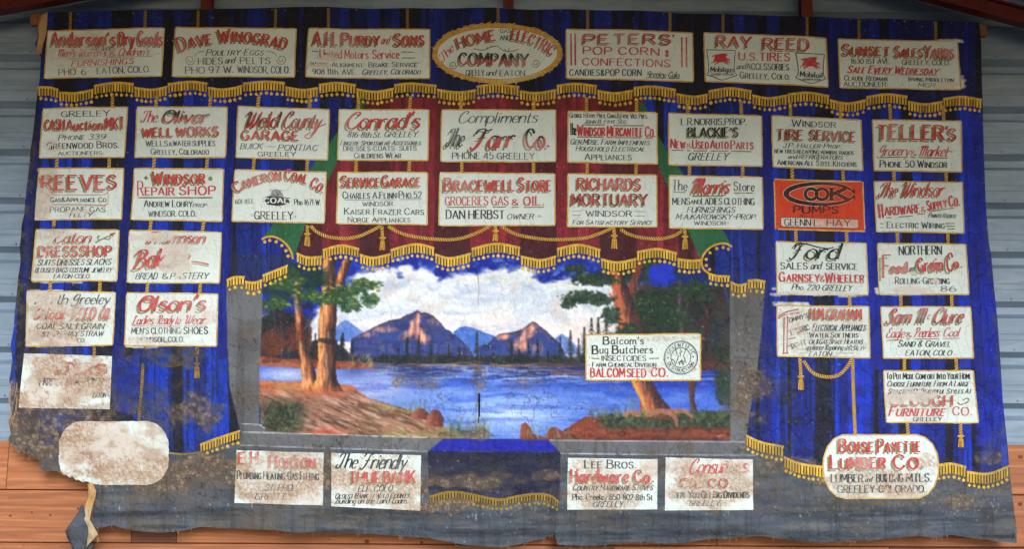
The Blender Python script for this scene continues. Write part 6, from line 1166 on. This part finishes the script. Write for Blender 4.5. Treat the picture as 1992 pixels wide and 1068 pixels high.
b4 = lambda x: float(np.interp(x, [62, 427, 1510, 1886], [546, 550, 573, 573])); t5 = lambda x: float(np.interp(x, [54, 424, 1510, 1890], [567, 572, 594, 598])) + 1
vr([(98, 97), (194, 193), (287, 285), (391, 389), (1652, 1653), (1752, 1753), (1852, 1853)], b4, t5)
for s in ([(1760, 697), (1760, 722)], [(1861, 697), (1862, 722)], [(1766, 823), (1768, 848)], [(1870, 823), (1871, 846)], [(1556, 697), (1558, 732)], [(1563, 702), (1580, 724), (1602, 733), (1629, 731), (1646, 716), (1656, 700)], [(1658, 698), (1660, 771), (1663.5, 846)]): rope(s)
for s in ([(277, 707), (274, 760), (269, 820)], [(182, 674), (182, 692)], [(175, 798), (174, 820)]): rope(s, 6, .8, .9)
rope([(280, 675), (296, 700), (318, 711), (346, 711), (370, 698), (388, 676)], 4.5, .55, .9, 'faded painted rope under the clothing and shoe board')
for s in ([(604, 439), (618, 452), (640, 461), (674, 464), (700, 459), (716, 452), (740, 440)], [(755, 440), (772, 450), (795, 458), (834, 464), (883, 465), (921, 455), (952, 440)], [(976, 440), (992, 450), (1014, 458), (1050, 464), (1082, 466), (1133, 464), (1165, 455), (1190, 444)], [(1207, 446), (1222, 455), (1246, 462), (1282, 465), (1308, 460), (1326, 450)], [(598, 438), (598, 452)], [(743, 440), (744, 460)], [(964, 439), (964, 447)], [(1194, 443), (1195, 456)], [(1331, 446), (1332, 458)]): rope(s, 6.2)
def tassel(x, y, h, w=12, dim=1.0):
    l = Lay(); g = np.array((190, 146, 52)) * dim
    l.fan([(x - w * .5, y), (x + w * .5, y), (x + w * .55, y + 3.4), (x - w * .55, y + 3.4)], tuple(g * 1.05), 2.0)
    l.fan([(x - w * .28, y + 3), (x + w * .28, y + 3), (x + w * .3, y + 9), (x - w * .3, y + 9)], tuple(g * .9), 2.1)
    l.fan([(x - w * .38, y + 8), (x + w * .38, y + 8), (x + w * .46, y + h), (x - w * .46, y + h - 1)], tuple(g * .8), 2.2)
    for k in range(5):
        u = (k - 2) / 2 * w * .36; l.ribbon([(x + u * .8, y + 9), (x + u, y + h * .7), (x + u * 1.15, y + h + random.uniform(-1, 1.6))], 1.5, tuple(g * random.uniform(1.0, 1.25)), 2.5)
        l.ribbon([(x + u + 1.1, y + 11), (x + u + 1.2, y + h - 1)], .8, tuple(np.array((84, 54, 24)) * dim), 2.9)
    l.build('painted_tassel', curtain, src='canvas', wear=.6)
for a in ((598, 453, 25), (744, 461, 25), (964, 447, 21), (1195, 457, 26), (1332, 459, 26), (1558, 731, 27), (1871, 847, 24)): tassel(*a)
tassel(384, 706, 30, 12, .8)
l = Lay(); l.ribbon([(384, 676), (384, 690)], 8, (150, 118, 44), 2); l.ribbon([(384, 692), (384, 708)], 4, (140, 108, 40), 2.2); l.build('painted_rope', curtain, src='canvas', wear=.8)

# ---------------------------------------------------------------- torn strip hanging at the lower left, and the top batten
def sheet(name, rows, mat, parent, colour=None, nsub=5):
    """rows: list of (px, py, Y) edges left/right -> a thin folded strip with real depth"""
    V = []; f = []; c = []
    for i, (l_, r_) in enumerate(rows):
        for k in range(nsub + 1):
            t = k / nsub; p = [l_[j] + (r_[j] - l_[j]) * t for j in range(3)]; b = .012 * math.sin(t * 3.1 + i)
            V.append(pt(p[0], p[1], p[2] - b) - ROOT); c.append(colour(p[0], p[1]) if colour else (1, 1, 1))
    n = nsub + 1
    for i in range(len(rows) - 1):
        for k in range(nsub): f.append((i * n + k, i * n + k + 1, (i + 1) * n + k + 1, (i + 1) * n + k))
    o = mesh_np(name, np.array([tuple(v) for v in V]), f, mat, parent, lin(np.array(c)) if colour else None, True)
    s = o.modifiers.new('thickness', 'SOLIDIFY'); s.thickness = .003; s.offset = 0; return o
greyc = lambda x, y: tuple(np.array((66, 70, 80)) * (.55 + .9 * float(sample(fbm_d, np.array(x), np.array(y)))))
tanc = lambda x, y: tuple(np.array((176, 138, 92)) * (.62 + .7 * float(sample(fbm_d, np.array(x), np.array(y))))) if y < 985 else tuple(np.array((178, 160, 128)) * (.6 + .7 * float(sample(fbm_d, np.array(x), np.array(y)))))
sheet('torn_strip', [((170, 942, .01), (180, 940, .0)), ((171, 954, .0), (187, 956, -.02)), ((171, 966, 0), (186, 968, -.03)), ((167, 980, -.02), (181, 982, -.03)), ((163, 994, -.03), (177, 997, -.02)), ((163, 1008, -.04), (175, 1012, -.03)), ((167, 1020, -.04), (183, 1026, -.05)), ((170, 1032, -.04), (191, 1040, -.06)), ((169, 1044, -.04), (184, 1048, -.05)), ((167, 1056, -.04), (172, 1060, -.05)), ((166, 1066, -.04), (167, 1068, -.04))], M_CANVAS, curtain, tanc)
sheet('torn_strip', [((158, 984, -.02), (163, 984, -.03)), ((153, 996, -.03), (165, 998, -.035)), ((145, 1008, -.05), (168, 1012, -.04)), ((134, 1022, -.06), (171, 1026, -.05)), ((127, 1034, -.07), (171, 1040, -.06)), ((131, 1048, -.06), (169, 1052, -.05)), ((139, 1062, -.05), (167, 1064, -.05)), ((146, 1080, -.05), (165, 1082, -.05))], M_CANVAS, curtain, greyc)
sheet('torn_strip', [((168, 1050, -.0), (180, 1048, .0)), ((166, 1068, -.0), (180, 1068, .0)), ((166, 1090, 0), (180, 1090, 0))], M_CANVAS, curtain, greyc)
def box(name, x0, x1, y0, y1, z0, z1, mat, parent=None, off=None, bev=.004, label=None):
    me = bpy.data.meshes.new(name); o_ = off or Vector((0, 0, 0))
    import bmesh
    bm = bmesh.new(); bmesh.ops.create_cube(bm, size=1)
    for v in bm.verts: v.co = Vector((x0 + (v.co.x + .5) * (x1 - x0), y0 + (v.co.y + .5) * (y1 - y0), z0 + (v.co.z + .5) * (z1 - z0))) - o_
    if bev: bmesh.ops.bevel(bm, geom=bm.edges[:], offset=bev, segments=1, affect='EDGES')
    bm.to_mesh(me); bm.free(); me.materials.append(mat); o = bpy.data.objects.new(name, me); col.objects.link(o)
    if parent is not None: o.parent = parent
    if label: o['label'] = label
    return o
def beam(name, a, b, w, h, mat, parent=None, off=None, label=None, bev=.003):
    """a straight bar between two points, w across (y), h up"""
    a = Vector(a); b = Vector(b); d = (b - a); L_ = d.length; o = box(name, 0, L_, -w / 2, w / 2, -h / 2, h / 2, mat, parent, None, bev, label)
    q = d.to_track_quat('X', 'Z'); o.rotation_mode = 'QUATERNION'; o.rotation_quaternion = q; o.location = a - (off or Vector((0, 0, 0))); return o
a = pt(61, 38, .075); b = pt(1917, 60, .075)
beam('wooden_batten', a, b, .045, .10, M_BATTEN, curtain, ROOT)
# the cloth's frayed top left corner folded round the batten
sheet('folded_corner', [((78, 30, -.004), (93, 22, -.004)), ((74, 50, -.012), (92, 46, -.006)), ((76, 68, -.008), (90, 66, -.004)), ((72, 84, -.004), (84, 84, .0)), ((70, 104, -.002), (80, 104, .0))], M_BACK, curtain)



l = Lay(); O_ = np.array(OUT)
TH_V = []; TH_F = []
def thread(px0, py0, dx, dy, w=.9):
    n0 = len(TH_V); k = 5; b_ = random.uniform(-4, 4)
    for i in range(k):
        t = i / (k - 1); x_ = px0 + dx * t + b_ * math.sin(t * 3.1); y_ = py0 + dy * t; p_ = pt(x_, y_, -.004 - .01 * math.sin(t * 2)); s_ = w * .002 * (1 - .6 * t)
        TH_V.append(p_ - ROOT - Vector((s_, 0, 0))); TH_V.append(p_ - ROOT + Vector((s_, 0, .0004)))
        if i: TH_F.append((n0 + 2 * i - 2, n0 + 2 * i - 1, n0 + 2 * i + 1, n0 + 2 * i))
for _ in range(150):
    i = random.randrange(len(OUT)); p0 = O_[i]; p1 = O_[(i + 1) % len(OUT)]; t_ = random.random(); x_, y_ = p0 + (p1 - p0) * t_
    if y_ < 60: continue
    if x_ < 110: thread(x_ + 1, y_, random.uniform(-9, 1), random.uniform(2, 16))
    elif x_ > 1900: thread(x_ - 1, y_, random.uniform(-1, 5), random.uniform(2, 12), .7)
    else: thread(x_, y_ - 1, random.uniform(-4, 4), random.uniform(3, 11), .8)
for _ in range(24): thread(random.uniform(18, 34), random.uniform(740, 820), random.uniform(-8, -1), random.uniform(14, 44), 1.1)
for _ in range(8): thread(random.uniform(186, 192), random.uniform(1038, 1044), random.uniform(-3, 6), random.uniform(8, 16), .9)
th = mesh_np('loose_threads', np.array([tuple(v) for v in TH_V]), TH_F, M_BACK, curtain, None, False); th['kind'] = 'stuff'
def tack(px, py, r=2.0):
    c_ = pt(px, py, 0); y_ = float(ripple(c_.x, c_.z)) - .003; V = [(c_.x, y_ - .004, c_.z)] + [(c_.x + r * .004 * math.cos(a) * random.uniform(.8, 1.5), y_, c_.z + r * .004 * math.sin(a) * random.uniform(.7, 1.2)) for a in np.linspace(0, 6.283, 8)[:-1]]
    mesh_np('tack', np.array(V) - np.array(ROOT), [(0, 1 + k, 1 + (k + 1) % 7) for k in range(7)], M_BACK, curtain, None, False)
for x_, y_ in [(1608, 35), (1626, 34), (1642, 37), (1655, 36), (1684, 38), (1703, 37), (1722, 39), (1740, 38), (1760, 40), (1784, 41), (1816, 43), (1850, 45), (1880, 46), (402, 24), (693, 17), (152, 26), (260, 25), (530, 19), (840, 18), (1090, 21), (1290, 27), (1478, 33)]: tack(x_, y_, random.uniform(.8, 1.5))
# ---------------------------------------------------------------- the shed behind: siding, planks, red steel, roof, floor
WY = .27        # face of the siding
wx0, wx1 = -6.5, 6.5
wall = empty('metal_wall', (0, WY, 1.3), 'grey-blue horizontally ribbed metal siding wall behind the hanging curtain', 'wall')
OFFW = Vector((0, WY, 1.3))
def zat(py, px=20, Y=WY): return float(P(px, py, Y)[1])
# rib spacing measured on the wall
zr = [zat(p) for p in (120, 214.5, 311, 407.5, 503, 599, 696, 792)]
pitch = (zr[0] - zr[-1]) / 7
prof = [(0, 0), (.036, .066), (.088, .066), (.130, 0), (.215, 0), (.217, .004), (.221, .004), (.223, 0), (.262, 0), (.264, -.003), (.268, -.003), (.270, 0)]
sc_p = pitch
z_top, z_bot = 6.6, zat(868)
k0 = math.floor((z_bot - zr[0]) / pitch) - 1
SHEETS = [(-6.5, -3.35), (-3.35, -1.2), (-1.2, 1.0), (1.0, 3.2), (3.2, 6.5)]
for si, (xa, xb) in enumerate(SHEETS):
    V = []; f = []
    zz = z_bot; pts_ = []
    for k in range(k0, 30):
        for (h, d) in prof:
            z = zr[0] + k * pitch - .067 + h * (pitch / .385)
            if z_bot + .02 <= z <= z_top: pts_.append((z, d))
    pts_ = [(z_bot - .02, 0)] + sorted(pts_) + [(z_top, 0)]
    yo = .0 if si % 2 else .0015
    nseg = 10
    for j in range(nseg + 1):
        x = xa - .01 + (xb + .01 - xa + .01) * j / nseg; wv = .0015 * math.sin(j * 1.7 + si)
        for z, d in pts_: V.append((x, d + yo + wv * math.sin(z * 5), z - OFFW.z))
    n = len(pts_)
    for j in range(nseg):
        for i in range(n - 1): f.append((j * n + i, (j + 1) * n + i, (j + 1) * n + i + 1, j * n + i + 1))
    mesh_np('siding_sheet', np.array(V), f, M_METAL, wall, None, False)
# screws along the ribs
import bmesh
def screw_mesh():
    me = bpy.data.meshes.new('screw'); bm = bmesh.new(); bmesh.ops.create_cone(bm, cap_ends=True, segments=6, radius1=.007, radius2=.006, depth=.006, matrix=Matrix.Rotation(math.radians(90), 4, 'X')); bm.to_mesh(me); bm.free(); me.materials.append(M_SCREW); return me
sm_ = screw_mesh()
for x in (-4.05, -3.7, 3.72, 4.05):
    for k in range(-8, 3):
        z = zr[0] + k * pitch + .09
        if z < z_bot + .03: continue
        o = bpy.data.objects.new('screw', sm_); col.objects.link(o); o.parent = wall; o.location = Vector((x, WY - .003, z)) - OFFW
# planks
pw = empty('plank_wall', (0, .2, 0), 'orange-brown wooden plank wall along the foot of the metal siding', 'wall')
OFP = Vector((0, .2, 0))
PY = .19
z = [zat(857, 20, PY), zat(953.5, 20, PY), zat(1056, 20, PY)]
row_h = z[1] - z[2]; z += [z[2] - row_h * .98, 0.004]
rows_ = [(z[0], z[1], [-6.5, P(12, 940, PY)[0], P(172.5, 950, PY)[0], -1.0, 1.3, P(1956, 950, PY)[0] , 6.5]), (z[1], z[2], [-6.5, P(255, 1050, PY)[0], P(343, 1050, PY)[0], 1.6, 4.9, 6.5]), (z[2], z[3], [-6.5, P(181, 1060, PY)[0], .8, P(1730, 1060, PY)[0], 6.5]), (z[3], z[4], [-6.5, -4., -1., 2.1, 4.2, 6.5])]
for ri, (za, zb, xs) in enumerate(rows_):
    for i in range(len(xs) - 1):
        m = M_WOOD2 if (ri == 1 and i == 1) or (ri == 2 and i == 3) else M_WOOD
        yo = random.uniform(-.003, .003)
        top = za - .004
        if ri == 0 and i >= 4: top = zat(866, 1980, PY)
        box('plank', float(xs[i]) + .0015, float(xs[i + 1]) - .0015, PY + yo, PY + .035 + yo, zb + .005, top, m, pw, OFP, .003, 'grey-brown plank' if m is M_WOOD2 else None)
# knots, cracks in the planks
def knot(px, py, r):
    c = pt(px, py, PY - .0045); s = r * .004
    V = [(c.x, c.y - .001 - OFP.y, c.z)] + [(c.x + s * 1.3 * math.cos(a), c.y - OFP.y, c.z + s * math.sin(a) * random.uniform(.85, 1.1)) for a in np.linspace(0, 6.283, 11)[:-1]]
    mesh_np('knot', np.array(V), [(0, 1 + k, 1 + (k + 1) % 10) for k in range(10)], M_KNOT, pw, None, False)
for a in ((1985, 889, 4), (1985, 981, 3.5), (714, 1054, 4), (98, 1003, 2), (152, 990, 2), (20, 1004, 2.2), (62, 998, 2), (820, 1056, 2.4)): knot(*a)
nail_me = screw_mesh(); nail_me.name = 'nail'
for px_, py_ in [(12, 880), (10, 935), (160, 965), (164, 1040), (20, 970), (22, 1042), (240, 1045), (262, 1052), (330, 1045), (352, 1052), (1975, 905), (1972, 955), (1950, 985), (1988, 990), (1100, 1066), (900, 1064), (640, 1050), (480, 1048), (46, 1062), (120, 1064)]:
    o = bpy.data.objects.new('nail', nail_me); col.objects.link(o); o.parent = pw; o.location = pt(px_, py_, PY - .003) - OFP; o.scale = (.75, .6, .75)
box('backing_rail', -6.5, 6.5, .232, .262, 0.01, z[0] - .02, M_WOOD2, pw, OFP)
# red steel: posts above the curtain, two rafters
for cx, w in ((403, .088), (989, .092), (1567, .095)):
    x = float(P(cx, 15, .12)[0])
    t = empty('steel_post', (x, .12, 1.0), {403: 'short dark red steel post above the curtain near its left third', 989: 'dark red steel post above the oval board, middle of the three', 1567: 'dark red steel post above the tire board at right'}[cx], 'post', 'red steel posts behind the curtain')
    if cx == 989:
        for s in (-1, 1): box('flange', x + s * .03 - .013, x + s * .03 + .013, .08, .16, 1.0, 6.3, M_RED, t, Vector(t.location), .003)
        box('web', x - .017, x + .017, .115, .125, 1.0, 6.3, M_RED, t, Vector(t.location), 0)
    else:
        box('flange', x - w / 2, x + w / 2, .08, .09, 1.0, 6.3, M_RED, t, Vector(t.location), .002); box('flange', x - w / 2, x + w / 2, .15, .16, 1.0, 6.3, M_RED, t, Vector(t.location), .002); box('web', x - .006, x + .006, .09, .15, 1.0, 6.3, M_RED, t, Vector(t.location), 0)
def rafter(p0, p1, lab, ext0, ext1, h):
    a = pt(*p0, -.05); b = pt(*p1, -.05); d = (b - a).normalized(); a2 = a - d * ext0; b2 = b + d * ext1
    t = empty('roof_rafter', a2, lab, 'rafter', 'red steel roof rafters')
    for s in (-1, 1): beam('flange', a2 + Vector((0, 0, s * h / 2)), b2 + Vector((0, 0, s * h / 2)), .1, .016, M_RED, t, a2)
    beam('web', a2, b2, .012, h - .016, M_RED, t, a2); return a2, b2
ra = rafter((-60, 21), (100, -8), 'dark red steel rafter crossing the top left corner', 2.6, 3.8, .115)
rb = rafter((1838, -8), (1992, 33), 'dark red steel rafter crossing the top right corner', 3.9, 2.2, .13)
# roof: two pitched sheets over the front of the shed
apex_x = 0.0; zt = 5.95; ez = 4.95
rf = empty('shed_roof', (0, 0, 4.9), 'dull grey metal roof of the open shed over the curtain', 'roof')
OFR = Vector((0, 0, 4.9))
def roofsheet(xa, za, xb, zb, y0, y1):
    V = []; n = 40
    for k in range(n + 1):
        t = k / n; d = .02 if k % 4 in (1, 2) else 0
        for y in (y0, y1): V.append((xa + (xb - xa) * t, y, za + (zb - za) * t + d - OFR.z))
    mesh_np('roof_sheet', np.array(V), [(2 * k, 2 * k + 1, 2 * k + 3, 2 * k + 2) for k in range(n)], M_ROOF, rf, None, False)
roofsheet(0, zt, -6.6, 4.75, .4, ROOF_FRONT); roofsheet(0, zt, 6.6, 4.62, .4, ROOF_FRONT)
# floor and a side of ground, never in the frame but there for the light to bounce from
V = np.array([(-60, -60, 0), (60, -60, 0), (60, 60, 0), (-60, 60, 0)], float)
g = mesh_np('ground', V, [(0, 1, 2, 3)], M_FLOOR, None, None, False); g['kind'] = 'structure'
